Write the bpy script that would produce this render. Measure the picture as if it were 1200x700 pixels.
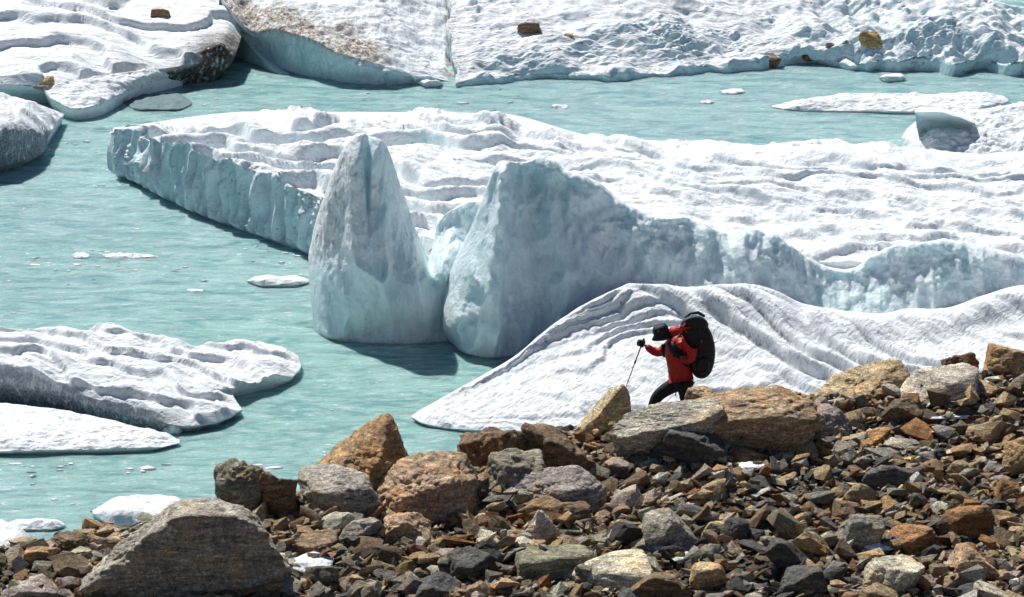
import bpy, bmesh, math, random
import numpy as np
from mathutils import Vector, Matrix, Euler

for o in list(bpy.data.objects): bpy.data.objects.remove(o, do_unlink=True)
S = bpy.context.scene
COL = S.collection
R = math.radians

# ------------------------------------------------------------------ camera
CAM_H, PITCH, FPX = 32.0, R(16.0), 4269.0
cam = bpy.data.cameras.new("camera"); co = bpy.data.objects.new("camera", cam); COL.objects.link(co)
co.location = (0, 0, CAM_H); co.rotation_euler = (R(90) - PITCH, 0, 0)
cam.sensor_width = 36; cam.lens = 36 * FPX / 1200; cam.clip_end = 6000; cam.clip_start = 1
S.camera = co

# ------------------------------------------------------------------ sky and sun
SUN_EL, SUN_AZ = R(54), R(-31)          # azimuth clockwise from the view direction: behind the ice, to the left
world = bpy.data.worlds.new("World"); S.world = world; world.use_nodes = True
wn = world.node_tree.nodes; wl = world.node_tree.links; wn.clear()
sky = wn.new("ShaderNodeTexSky"); sky.sky_type = 'NISHITA'; sky.sun_disc = False
sky.sun_elevation = SUN_EL; sky.sun_rotation = SUN_AZ; sky.altitude = 4000; sky.air_density = 1.0; sky.dust_density = 0.6
bg = wn.new("ShaderNodeBackground"); bg.inputs['Strength'].default_value = 0.068
wo = wn.new("ShaderNodeOutputWorld"); wl.new(sky.outputs[0], bg.inputs[0]); wl.new(bg.outputs[0], wo.inputs[0])
sl = bpy.data.lights.new("sun", 'SUN'); sl.energy = 5.0; sl.angle = R(0.5); sl.color = (1.0, 0.972, 0.93)
so = bpy.data.objects.new("sun", sl); COL.objects.link(so)
SUN = Vector((math.sin(SUN_AZ) * math.cos(SUN_EL), math.cos(SUN_AZ) * math.cos(SUN_EL), math.sin(SUN_EL)))
so.rotation_euler = SUN.to_track_quat('Z', 'Y').to_euler(); so.location = (0, 60, 80)
S.view_settings.view_transform = 'Standard'; S.view_settings.look = 'None'
S.view_settings.exposure = 0.15; S.view_settings.gamma = 1.0; S.view_settings.use_curve_mapping = False
S.render.engine = 'CYCLES'
S.cycles.max_bounces = 6; S.cycles.diffuse_bounces = 4; S.cycles.glossy_bounces = 3

# ------------------------------------------------------------------ small tools
def ray(px, py):
    a = (px - 600) / FPX; b = (350 - py) / FPX
    return np.array([a, math.cos(PITCH) + b * math.sin(PITCH), -math.sin(PITCH) + b * math.cos(PITCH)])
def atY(px, py, Y):
    d = ray(px, py); return np.array([0, 0, CAM_H]) + d * (Y / d[1])
def atZ(px, py, z):
    d = ray(px, py); return np.array([0, 0, CAM_H]) + d * ((z - CAM_H) / d[2])
def to_px(p):
    x, y, z = p[0], p[1], p[2] - CAM_H
    f = y * math.cos(PITCH) - z * math.sin(PITCH); u = y * math.sin(PITCH) + z * math.cos(PITCH)
    return 600 + FPX * x / f, 350 - FPX * u / f

def _hash(i, j, k, s):
    h = (i.astype(np.uint32) * np.uint32(374761393) + j.astype(np.uint32) * np.uint32(668265263)
         + k.astype(np.uint32) * np.uint32(2147483647) + np.uint32(s) * np.uint32(1274126177))
    h = (h ^ (h >> np.uint32(13))) * np.uint32(1274126177); h = (h ^ (h >> np.uint32(16))) * np.uint32(2246822519)
    h = h ^ (h >> np.uint32(15))
    return h
def noise3(p, s=0):
    """gradient noise, p (N,3) -> about -1..1"""
    p = np.asarray(p, float); ip = np.floor(p).astype(np.int64); f = p - ip; w = f * f * f * (f * (f * 6 - 15) + 10)
    out = 0
    for a in (0, 1):
        wa = w[:, 0] if a else 1 - w[:, 0]
        for b in (0, 1):
            wb = w[:, 1] if b else 1 - w[:, 1]
            for c in (0, 1):
                wc = w[:, 2] if c else 1 - w[:, 2]
                h = _hash(ip[:, 0] + a, ip[:, 1] + b, ip[:, 2] + c, s)
                gx = (h & np.uint32(1023)) / 511.5 - 1; gy = ((h >> np.uint32(10)) & np.uint32(1023)) / 511.5 - 1
                gz = ((h >> np.uint32(20)) & np.uint32(1023)) / 511.5 - 1
                out = out + wa * wb * wc * (gx * (f[:, 0] - a) + gy * (f[:, 1] - b) + gz * (f[:, 2] - c))
    return out * 1.3
def fbm(p, o=4, s=0, g=0.5):
    r = 0; a = 1; q = np.array(p, float)
    for i in range(o): r = r + a * noise3(q, s + i * 17); q = q * 2.03 + 11.3; a *= g
    return r
def ridged(p, o=4, s=0, g=0.5):
    r = 0; a = 1; q = np.array(p, float)
    for i in range(o): r = r + a * (1 - 2 * np.abs(noise3(q, s + i * 17)) * 1.4); q = q * 2.07 + 7.7; a *= g
    return r
def cells(x, y, s=0):
    """squared distance to the nearest of jittered cell centres: cups with sharp rims, 0..~0.6"""
    ix = np.floor(x).astype(np.int64); iy = np.floor(y).astype(np.int64); best = np.full(x.shape, 9.0)
    for a in (-1, 0, 1):
        for b in (-1, 0, 1):
            h = _hash(ix + a, iy + b, ix * 0, s); px = ix + a + .15 + .7 * ((h & np.uint32(4095)) / 4095.0); py = iy + b + .15 + .7 * (((h >> np.uint32(12)) & np.uint32(4095)) / 4095.0)
            best = np.minimum(best, (x - px)**2 + (y - py)**2)
    return np.minimum(best, .7)
def sst(a, b, x):
    t = np.clip((x - a) / (b - a), 0, 1); return t * t * (3 - 2 * t)

def pchip(x, y, xq):
    x = np.asarray(x, float); y = np.asarray(y, float); xq = np.clip(xq, x[0], x[-1])
    if len(x) == 2:
        t = ((xq - x[0]) / (x[1] - x[0])).reshape((-1,) + (1,) * (y.ndim - 1)); return y[0] + (y[1] - y[0]) * t
    h = np.diff(x).reshape((-1,) + (1,) * (y.ndim - 1)); d = np.diff(y, axis=0) / h
    m = np.zeros_like(y); m[0] = d[0]; m[-1] = d[-1]
    a, b = d[:-1], d[1:]; w1 = 2 * h[1:] + h[:-1]; w2 = h[1:] + 2 * h[:-1]
    with np.errstate(divide='ignore', invalid='ignore'):
        mm = (w1 + w2) / (w1 / a + w2 / b)
    m[1:-1] = np.where(a * b > 0, mm, 0); m = np.nan_to_num(m)
    i = np.clip(np.searchsorted(x, xq, side='right') - 1, 0, len(x) - 2)
    hh = (x[i + 1] - x[i]); t = (xq - x[i]) / hh
    sh = (-1,) + (1,) * (y.ndim - 1); t = t.reshape(sh); hh = hh.reshape(sh)
    return ((2 * t**3 - 3 * t**2 + 1) * y[i] + (t**3 - 2 * t**2 + t) * hh * m[i]
            + (-2 * t**3 + 3 * t**2) * y[i + 1] + (t**3 - t**2) * hh * m[i + 1])

def tag(o, label=None, cat=None, group=None, kind=None):
    if label: o['label'] = label
    if cat: o['category'] = cat
    if group: o['group'] = group
    if kind: o['kind'] = kind
    return o
def empty(name, loc, label, cat, group=None):
    o = bpy.data.objects.new(name, None); COL.objects.link(o); o.location = loc; o.empty_display_size = 0.3
    return tag(o, label, cat, group)
def link(name, me, mat=None, parent=None):
    o = bpy.data.objects.new(name, me); COL.objects.link(o)
    if mat is not None and not me.materials: me.materials.append(mat)
    if parent is not None:
        o.parent = parent; o.matrix_parent_inverse = Matrix.Translation(parent.location).inverted()
    return o
def np_mesh(name, V, F, smooth=True, attrs=None):
    """F: int array (n,3) or (n,4)"""
    me = bpy.data.meshes.new(name); V = np.asarray(V, np.float32); F = np.asarray(F, np.int32); k = F.shape[1]
    me.vertices.add(len(V)); me.vertices.foreach_set('co', V.ravel())
    me.loops.add(F.size); me.loops.foreach_set('vertex_index', F.ravel())
    me.polygons.add(len(F)); me.polygons.foreach_set('loop_start', np.arange(0, F.size, k, dtype=np.int32))
    me.polygons.foreach_set('use_smooth', np.full(len(F), smooth))
    for n, a in (attrs or {}).items():
        a = np.asarray(a, np.float32)
        if a.ndim == 1:
            at = me.attributes.new(n, 'FLOAT', 'POINT'); at.data.foreach_set('value', a)
        else:
            at = me.attributes.new(n, 'FLOAT_COLOR', 'POINT'); at.data.foreach_set('color', np.c_[a, np.ones(len(a))].astype(np.float32).ravel())
    me.update(); me.validate()
    return me

# ------------------------------------------------------------------ materials
class NT:
    def __init__(self, name):
        self.m = bpy.data.materials.new(name); self.m.use_nodes = True; self.t = self.m.node_tree; self.n = self.t.nodes
        self.b = self.n['Principled BSDF']
    def new(self, typ, **kw):
        n = self.n.new('ShaderNode' + typ)
        for k, v in kw.items():
            if k.startswith('i_'): n.inputs[int(k[2:])].default_value = v
            else: setattr(n, k, v)
        return n
    def L(self, a, b): self.t.links.new(a, b)
    def coords(self, kind='Object', scale=(1, 1, 1), rot=(0, 0, 0)):
        tc = self.new('TexCoord'); mp = self.new('Mapping'); mp.inputs['Rotation'].default_value = rot
        m2 = self.new('Mapping'); m2.inputs['Scale'].default_value = scale; self.L(mp.outputs[0], m2.inputs[0])      # turn first, then stretch
        self.L(tc.outputs[kind], mp.inputs[0]); return m2.outputs[0]
    def noise(self, vec, scale, detail=4, rough=0.55, dist=0.0):
        n = self.new('TexNoise'); n.inputs['Scale'].default_value = scale; n.inputs['Detail'].default_value = detail
        n.inputs['Roughness'].default_value = rough; n.inputs['Distortion'].default_value = dist; self.L(vec, n.inputs['Vector']); return n.outputs[0]
    def ramp(self, fac, stops):
        r = self.new('ValToRGB'); self.L(fac, r.inputs[0]); e = r.color_ramp.elements
        while len(e) < len(stops): e.new(0.5)
        for el, (p, c) in zip(e, stops):
            el.position = p; el.color = (c, c, c, 1) if isinstance(c, (int, float)) else (*c, 1)
        return r.outputs[0]
    def mix(self, fac, a, b, mode='MIX'):
        x = self.new('Mix', data_type='RGBA', blend_type=mode)
        for i, v in ((0, fac), (6, a), (7, b)):
            if isinstance(v, (int, float)): x.inputs[i].default_value = v
            elif isinstance(v, tuple): x.inputs[i].default_value = (*v, 1)
            else: self.L(v, x.inputs[i])
        return x.outputs[2]
    def math(self, op, a, b=0.0):
        x = self.new('Math', operation=op)
        for i, v in ((0, a), (1, b)):
            if isinstance(v, (int, float)): x.inputs[i].default_value = v
            else: self.L(v, x.inputs[i])
        return x.outputs[0]
    def bump(self, h, strength, dist, prev=None):
        b = self.new('Bump'); b.inputs['Strength'].default_value = strength; b.inputs['Distance'].default_value = dist
        self.L(h, b.inputs['Height'])
        if prev is not None: self.L(prev, b.inputs['Normal'])
        return b.outputs[0]
    def attr(self, name, out='Fac'):
        a = self.new('Attribute', attribute_name=name); return a.outputs[out]

def ice_material(name, snow=(0.85, 0.875, 0.885), ice=(0.58, 0.77, 0.79), speck=0.6, streak=(1, 1, 1), rot=0.0, sss=0.0, crack=0.5, patch=0.7, dthr=.44, dirt_shade_c=((0.16, 0.11, 0.065), (0.34, 0.28, 0.21))):
    """snow crust over blue ice; point attributes: ice (0..1 how bare), dirt (0..1)"""
    t = NT(name); P = t.coords('Object'); PS = t.coords('Object', streak, (0, 0, rot))
    big = t.noise(P, 0.5, 3); med = t.noise(PS, 2.2, 6, 0.62, 0.6); fine = t.noise(P, 14, 5, 0.65)
    snowc = t.mix(t.ramp(med, [(0.40, 0.0), (0.66, 1.0)]), snow, tuple(c * k for c, k in zip(snow, (0.92, 0.945, 0.965))))
    icev = t.mix(t.ramp(big, [(0.35, 0.0), (0.7, 1.0)]), ice, tuple(min(1, c * k) for c, k in zip(ice, (1.22, 1.06, 1.1))))
    PV = t.coords('Object', (1.6, 1.6, 0.35)); vein = t.noise(PV, 2.0, 6, 0.6, 0.8)
    icev = t.mix(t.ramp(vein, [(0.42, 0.0), (0.72, 0.55)]), icev, tuple(c * k for c, k in zip(ice, (0.72, 0.84, 0.86))))
    frost = t.noise(P, 3.2, 7, 0.7, 0.8)
    icev = t.mix(t.ramp(frost, [(0.62, 0.0), (0.70, 0.6)]), icev, (0.78, 0.83, 0.86))
    amt = t.math('ADD', t.attr('ice'), t.math('MULTIPLY', t.math('SUBTRACT', frost, 0.5), patch))
    base = t.mix(t.ramp(amt, [(0.34, 0.0), (0.66, 1.0)]), snowc, icev)
    # wind-blown grit and melt pits: dark specks gathered in drifts
    PD = t.coords('Object', (0.7, 1.6, 1.2), (0, 0, rot)); s1 = t.noise(PD, 5.5, 4, 0.6, 0.4); s2 = t.noise(PD, 0.55, 2)
    spk = t.math('MULTIPLY', t.ramp(s1, [(0.615, 0.0), (0.66, 1.0)]), t.ramp(s2, [(0.42, 0.0), (0.58, 1.0)]))
    base = t.mix(t.math('MULTIPLY', spk, speck), base, (0.10, 0.11, 0.13))
    cr = t.noise(t.coords('Object', (0.45, 1.7, 1), (0, 0, rot + R(18))), 1.5, 5, 0.55, 0.7)
    line = t.math('MULTIPLY', t.ramp(t.math('ABSOLUTE', t.math('SUBTRACT', cr, 0.5)), [(0.0, 1.0), (0.011, 0.0)]), t.ramp(t.noise(P, 0.9, 3), [(0.50, 0.0), (0.60, 1.0)]))
    base = t.mix(t.math('MULTIPLY', line, crack), base, (0.16, 0.19, 0.23))
    dn = t.noise(t.coords('Object', (1, 1, 0.5)), 6, 6, 0.7, 0.5)
    dm = t.math('MULTIPLY', t.attr('dirt'), t.ramp(dn, [(dthr, 0.0), (dthr + .18, 1.0)]))  # mask holds real dirt, and on some bodies shade painted into the colour
    base = t.mix(dm, base, t.mix(t.ramp(fine, [(0.4, 0.0), (0.6, 1.0)]), *dirt_shade_c))
    t.L(base, t.b.inputs['Base Color'])
    t.L(t.ramp(t.attr('ice'), [(0.2, 0.62), (0.8, 0.28)]), t.b.inputs['Roughness'])
    t.b.inputs['IOR'].default_value = 1.31
    t.b.inputs['Specular IOR Level'].default_value = 0.4
    if sss:
        t.L(t.math('MULTIPLY', t.attr('ice'), sss), t.b.inputs['Subsurface Weight']); t.b.inputs['Subsurface Radius'].default_value = (0.62, 0.86, 0.92); t.b.inputs['Subsurface Scale'].default_value = 0.55
    nb = t.bump(med, 0.7, 0.18); nb = t.bump(t.noise(PS, 6.5, 5, 0.6, 0.5), 0.6, 0.05, nb); nb = t.bump(fine, 0.55, 0.03, nb)
    t.L(nb, t.b.inputs['Normal'])
    return t.m

def rock_material(name, source):
    t = NT(name); P = t.coords('Object')
    if source == 'object':
        oi = t.new('ObjectInfo'); tint = oi.outputs['Color']; rnd = oi.outputs['Random']
        ad = t.new('VectorMath', operation='ADD'); cx = t.new('CombineXYZ'); t.L(t.math('MULTIPLY', rnd, 37.0), cx.inputs[0]); t.L(t.math('MULTIPLY', rnd, 91.0), cx.inputs[1])
        t.L(P, ad.inputs[0]); t.L(cx.outputs[0], ad.inputs[1]); P = ad.outputs[0]; k = 1.0
    else:
        tint = t.attr('tint', 'Color'); k = 4.0
    if source == 'boulder': k = 1.2
    m2 = t.new('Mapping'); m2.inputs['Scale'].default_value = (0.8, 0.8, 4.5); m2.inputs['Rotation'].default_value = (0.25, 0.3, 0.2); t.L(P, m2.inputs[0])
    strata = t.noise(m2.outputs[0], 2.3 * k, 7, 0.68, 1.4); blot = t.noise(P, 1.6 * k, 5, 0.6, 0.4); fine = t.noise(P, 13 * k, 6, 0.72)
    c = t.mix(1.0, tint, t.ramp(strata, [(0.30, (0.34, 0.32, 0.30)), (0.5, (0.9, 0.89, 0.87)), (0.68, (1.65, 1.58, 1.46))]), 'MULTIPLY')
    c = t.mix(t.ramp(blot, [(0.52, 0.0), (0.70, 0.55)]), c, t.mix(1.0, tint, (1.45, 1.02, 0.60), 'MULTIPLY'))
    c = t.mix(t.ramp(blot, [(0.30, 0.5), (0.44, 0.0)]), c, t.mix(1.0, tint, (0.50, 0.52, 0.54), 'MULTIPLY'))
    wv = t.new('VectorMath', operation='ADD'); t.L(m2.outputs[0], wv.inputs[0]); dn = t.new('TexNoise'); dn.inputs['Scale'].default_value = 2.0 * k; dn.inputs['Detail'].default_value = 4; t.L(P, dn.inputs['Vector'])
    sc = t.new('VectorMath', operation='SCALE'); sc.inputs['Scale'].default_value = 1.6 / k; t.L(dn.outputs['Color'], sc.inputs[0]); t.L(sc.outputs[0], wv.inputs[1])
    vo = t.new('TexVoronoi', feature='DISTANCE_TO_EDGE'); vo.inputs['Scale'].default_value = 1.15 * k; t.L(wv.outputs[0], vo.inputs['Vector'])
    crk = t.ramp(vo.outputs['Distance'], [(0.0, 0.0), (0.022, 1.0)])
    c = t.mix(1.0, c, t.ramp(t.math('MAXIMUM', crk, t.ramp(blot, [(0.47, 0.0), (0.55, 1.0)])), [(0.0, 0.5), (1.0, 1.0)]), 'MULTIPLY')
    c = t.mix(1.0, c, t.ramp(fine, [(0.3, 0.5), (0.5, 1.0), (0.70, 1.75)]), 'MULTIPLY')
    grit = t.noise(P, 38 * k, 4, 0.75); c = t.mix(1.0, c, t.ramp(grit, [(0.34, 0.55), (0.5, 1.0), (0.66, 1.6)]), 'MULTIPLY')
    t.L(c, t.b.inputs['Base Color'])
    t.L(t.ramp(fine, [(0.3, 0.55), (0.7, 0.85)]), t.b.inputs['Roughness']); t.b.inputs['Specular IOR Level'].default_value = 0.35
    nb = t.bump(strata, 1.0, 0.10 / (1 if k == 1.0 else 2)); nb = t.bump(crk, .35, .03, nb); nb = t.bump(blot, .8, .12, nb); nb = t.bump(fine, 0.9, 0.035, nb); t.L(nb, t.b.inputs['Normal'])
    return t.m

M = {}
M['ice'] = ice_material('snow_crusted_ice')
M['ice_far'] = ice_material('far_snow_crusted_ice', speck=0.8, streak=(0.6, 1.6, 1))
M['shelf'] = ice_material('far_shelf_snow', speck=0.8, streak=(0.6, 1.6, 1), dthr=.30, dirt_shade_c=((.022, .020, .018), (.13, .10, .075)))  # near-black tones: dirt together with painted shade of the undercut
M['dirty'] = ice_material('dirty_far_ice', speck=0.8, streak=(0.6, 1.6, 1), dthr=.38, dirt_shade_c=((.13, .085, .045), (.36, .28, .19)))
M['hill'] = ice_material('grey_patched_far_snow', speck=0.9, streak=(0.6, 1.6, 1), dthr=.44, dirt_shade_c=((.16, .16, .17), (.42, .43, .45)))  # grey tones for noise patches and the edges
M['floe'] = ice_material('shade_edged_floe', speck=.5, streak=(.7, 1.8, 1), rot=R(-28), dthr=.30, dirt_shade_c=((.10, .12, .15), (.30, .34, .39)))  # greys paint shade onto the front faces of floe and left block
M['ice_mound'] = ice_material('streaked_snow', speck=0.7, streak=(0.6, 2.4, 1), rot=R(-45), dthr=.32, dirt_shade_c=((.13, .14, .165), (.40, .43, .48)))  # greys paint shade into the groove sides
M['wall'] = ice_material('bare_glacier_ice', dirt_shade_c=((.30, .27, .23), (.58, .54, .49)), ice=(0.68, 0.83, 0.84), patch=0.25, speck=0.2, sss=0.5, crack=0.25)
M['rock'] = rock_material('scree_rock', 'object')
M['boulder'] = rock_material('boulder_rock', 'object')
M['scree'] = rock_material('scree_stone', 'attribute')

def plain(name, col, rough=0.7, bump=0.0, scale=30, metal=0.0, var=0.25):
    t = NT(name); P = t.coords('Object'); n = t.noise(P, scale, 5, 0.6)
    t.L(t.mix(t.ramp(n, [(0.3, 0.0), (0.7, 1.0)]), tuple(c * (1 - var) for c in col), tuple(min(1, c * (1 + var)) for c in col)), t.b.inputs['Base Color'])
    t.b.inputs['Roughness'].default_value = rough; t.b.inputs['Metallic'].default_value = metal
    if bump: t.L(t.bump(n, bump, 0.02), t.b.inputs['Normal'])
    return t.m

# ------------------------------------------------------------------ water
t = NT('milky_glacier_water'); P = t.coords('Object')
big = t.noise(t.coords('Object', (0.5, 1.0, 1)), 0.055, 4, 0.55, 0.5)
mid = t.noise(t.coords('Object', (0.5, 1.4, 1), (0, 0, R(7))), 0.8, 6, 0.62, 1.2)
rip = t.noise(t.coords('Object', (0.55, 1.5, 1), (0, 0, R(-10))), 2.6, 7, 0.66, 0.7)
rip2 = t.noise(t.coords('Object', (0.7, 1.9, 1), (0, 0, R(12))), 8.5, 4, 0.6, 0.3)
c = t.mix(t.ramp(big, [(0.36, 0.0), (0.62, 1.0)]), (0.31, 0.52, 0.485), (0.33, 0.495, 0.53))
c = t.mix(t.ramp(mid, [(0.44, 0.0), (0.64, 0.85)]), c, (0.40, 0.66, 0.63))
c = t.mix(t.ramp(mid, [(0.32, 0.75), (0.48, 0.0)]), c, (0.13, 0.36, 0.37))
c = t.mix(t.ramp(rip, [(0.53, 0.0), (0.68, 0.75)]), c, (0.58, 0.80, 0.79)); c = t.mix(t.ramp(rip, [(0.3, 0.6), (0.45, 0.0)]), c, (0.11, 0.34, 0.36))
spk = t.math('MULTIPLY', t.ramp(t.noise(t.coords('Object', (0.8, 1.7, 1)), 5.2, 3, 0.6, 0.4), [(0.61, 0.0), (0.65, 1.0)]), t.ramp(mid, [(0.44, 0.0), (0.56, 1.0)]))
c = t.mix(t.math('MULTIPLY', spk, 0.8), c, (0.85, 0.9, 0.9))  # wave glints painted into the water colour
foam_glint = t.math('MULTIPLY', t.ramp(rip, [(0.64, 0.0), (0.68, 1.0)]), t.ramp(mid, [(0.48, 0.0), (0.60, 1.0)]))
c = t.mix(t.math('MULTIPLY', foam_glint, 0.6), c, (0.78, 0.86, 0.85))  # pale foam streaks that double as painted glitter
t.L(c, t.b.inputs['Base Color']); t.b.inputs['Roughness'].default_value = 0.12; t.b.inputs['IOR'].default_value = 1.33
t.b.inputs['Subsurface Weight'].default_value = 1.0; t.b.inputs['Subsurface Radius'].default_value = (0.12, 0.55, 0.42); t.b.inputs['Subsurface Scale'].default_value = 0.9; t.b.subsurface_method = 'RANDOM_WALK'
nb = t.bump(mid, 0.9, 0.45); nb = t.bump(rip, 1.0, 0.22, nb); nb = t.bump(rip2, 0.8, 0.06, nb); t.L(nb, t.b.inputs['Normal'])
M['water'] = t.m
def grid_mesh(name, xs, ys, zf):
    X, Y = np.meshgrid(xs, ys); V = np.stack([X, Y, zf(X, Y)], -1).reshape(-1, 3); n, m = len(ys), len(xs)
    i = np.arange(n * m).reshape(n, m); F = np.stack([i[:-1, :-1], i[:-1, 1:], i[1:, 1:], i[1:, :-1]], -1).reshape(-1, 4)
    return np_mesh(name, V, F)
def wave(X, Y):
    p = np.stack([X.ravel() * 0.35, Y.ravel() * 1.1, X.ravel() * 0], -1)
    a = np.exp(-(np.maximum(0, np.abs(X) - 30) / 12)**2) * np.exp(-(np.maximum(0, np.abs(Y - 118) - 34) / 12)**2)
    return (fbm(p, 4, 5) * 0.055).reshape(X.shape) * a
xs = np.unique(np.r_[-2500, -700, -200, -80, np.linspace(-34, 34, 340), 80, 200, 700, 2500]); ys = np.unique(np.r_[-400, 0, 60, np.linspace(84, 168, 420), 230, 500, 1200, 3500])
water = link('water', grid_mesh('water', xs, ys, wave), M['water']); tag(water, 'milky turquoise meltwater lake between the ice', None, None, 'structure')

SURF = []
# ------------------------------------------------------------------ ice bodies: surface lofted through rows
def rowpts(mode, pts, n, kn=None):
    """pts (px,py,val): val is height (mode z) or distance (mode Y)"""
    W = np.array([(atZ if mode == 'z' else atY)(*p) for p in pts]); px = np.array([p[0] for p in pts], float)
    q = np.linspace(px[0], px[-1], n) if kn is None else np.interp(np.linspace(0, 1, n), [0] + kn[0] + [1], [px[0]] + kn[1] + [px[-1]])
    return pchip(px, W, q)
def ice(name, rows, nu, nv, mat, disp=None, label=None, cat=None, group=None, parent=None, skirt=(1, 1, 1, 1),
        skirt_ice=0.9, inset=0.12, ice_f=None, dirt_shade_f=None, vpos=None, origin=None, depth=0.5, skirt_dirt_shade=(), cap=False, knots=None):
    """rows near -> far.  skirt flags: near, far, left, right edges drop into the water"""
    G = np.array([rowpts(m, p, nu, (knots[0], knots[1][i]) if knots else None) for i, (m, p) in enumerate(rows)])           # rows, nu, 3
    vp = np.linspace(0, 1, len(rows)) if vpos is None else np.array(vpos)
    A = pchip(vp, G, np.linspace(0, 1, nv))                      # nv, nu, 3
    U, Vv = np.meshgrid(np.linspace(0, 1, nu), np.linspace(0, 1, nv))
    def normals(A):
        du = np.gradient(A, axis=1); dv = np.gradient(A, axis=0); N = np.cross(du, dv)
        return N / (np.linalg.norm(N, axis=2, keepdims=True) + 1e-9)
    ie = np.zeros(A.shape[:2]); di = np.zeros(A.shape[:2])
    if disp is not None:
        A = A + disp(A, normals(A), U, Vv)
    N = normals(A)
    if ice_f is not None: ie = ice_f(A, N, U, Vv)
    if dirt_shade_f is not None: di = dirt_shade_f(A, N, U, Vv)
    cen = A.reshape(-1, 3).mean(0)
    if cap:                                     # close both ends toward their own middle
        l = np.repeat(A[:, :1].mean(0, keepdims=True), A.shape[0], 0); q = np.repeat(A[:, -1:].mean(0, keepdims=True), A.shape[0], 0)
        A = np.concatenate([l, A, q], 1); ie = np.concatenate([ie[:, :1], ie, ie[:, -1:]], 1); di = np.concatenate([di[:, :1], di, di[:, -1:]], 1)
    # skirts
    def drop(edge, k):
        e = edge.copy(); dirv = e - cen; dirv[:, 2] = 0; dirv /= np.linalg.norm(dirv, axis=1, keepdims=True) + 1e-9
        zz = e[:, 2].copy(); f = [0.75, 0.30, 0.02, None][k]
        wob = fbm(e * 1.7 + k * 3.1, 3, 91) * 0.07
        off = [0.03 - inset * .25, -inset * .7, -inset, -inset * 1.6][k]
        e[:, :2] += dirv[:, :2] * (off + wob * (k < 3))[:, None] if np.ndim(off + wob) else dirv[:, :2] * off
        e[:, 2] = zz * f if f is not None else -depth
        return e
    def addrow(A, ie, di, where):
        if where == 'near': e = A[0]
        elif where == 'far': e = A[-1]
        elif where == 'left': e = A[:, 0]
        else: e = A[:, -1]
        D = np.array([drop(e, k) for k in range(4)]); I = np.array([np.full(len(e), min(1, skirt_ice * q)) for q in (0.75, 1, 1, 1)]); Z = np.zeros(I.shape) + (1.0 if where in skirt_dirt_shade else 0.0) * (sst(*skirt_dirt_shade[where], np.linspace(0, 1, len(e))) if where in skirt_dirt_shade and isinstance(skirt_dirt_shade, dict) else 1.0)
        if where == 'near': return np.concatenate([D[::-1], A], 0), np.concatenate([I[::-1], ie], 0), np.concatenate([Z, di], 0)
        if where == 'far': return np.concatenate([A, D], 0), np.concatenate([ie, I], 0), np.concatenate([di, Z], 0)
        D = D.transpose(1, 0, 2); I = I.T; Z = Z.T
        if where == 'left': return np.concatenate([D[:, ::-1], A], 1), np.concatenate([I[:, ::-1], ie], 1), np.concatenate([Z, di], 1)
        return np.concatenate([A, D], 1), np.concatenate([ie, I], 1), np.concatenate([di, Z], 1)
    for f, w in zip(skirt, ('near', 'far', 'left', 'right')):
        if f: A, ie, di = addrow(A, ie, di, w)
    n, m = A.shape[:2]
    i = np.arange(n * m).reshape(n, m); F = np.stack([i[:-1, :-1], i[:-1, 1:], i[1:, 1:], i[1:, :-1]], -1).reshape(-1, 4)
    V = A.reshape(-1, 3)
    if parent is None:
        org = np.array([cen[0], cen[1], 0.0]); me = np_mesh(name, V - org, F, True, {'ice': ie.ravel(), 'dirt': di.ravel()})
        o = link(name, me, mat); o.location = org; SURF.append((V, F))
    else:
        org = np.array(parent.location); me = np_mesh(name, V - org, F, True, {'ice': ie.ravel(), 'dirt': di.ravel()})
        o = bpy.data.objects.new(name, me); COL.objects.link(o); me.materials.append(mat); o.parent = parent
    return tag(o, label, cat, group)
def vec(a, N): return a[..., None] * N
def zup(a):
    r = np.zeros(a.shape + (3,)); r[..., 2] = a; return r
def F3(f, A, sx, sy, sz, o=4, s=0, rot=0.0, g=0.5):
    c, q = math.cos(rot), math.sin(rot); X = A[..., 0] * c + A[..., 1] * q; Y = -A[..., 0] * q + A[..., 1] * c
    return f(np.stack([X * sx, Y * sy, A[..., 2] * sz], -1).reshape(-1, 3), o, s, g).reshape(A.shape[:2])
def edge_fade(U, V, w=0.03):
    return np.clip(np.minimum.reduce([U / w, (1 - U) / w, V / w, (1 - V) / w]), 0, 1)
def steep_ice(a=0.75, b=0.45):
    return lambda A, N, U, V: 1 - sst(b, a, np.abs(N[..., 2]))

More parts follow.
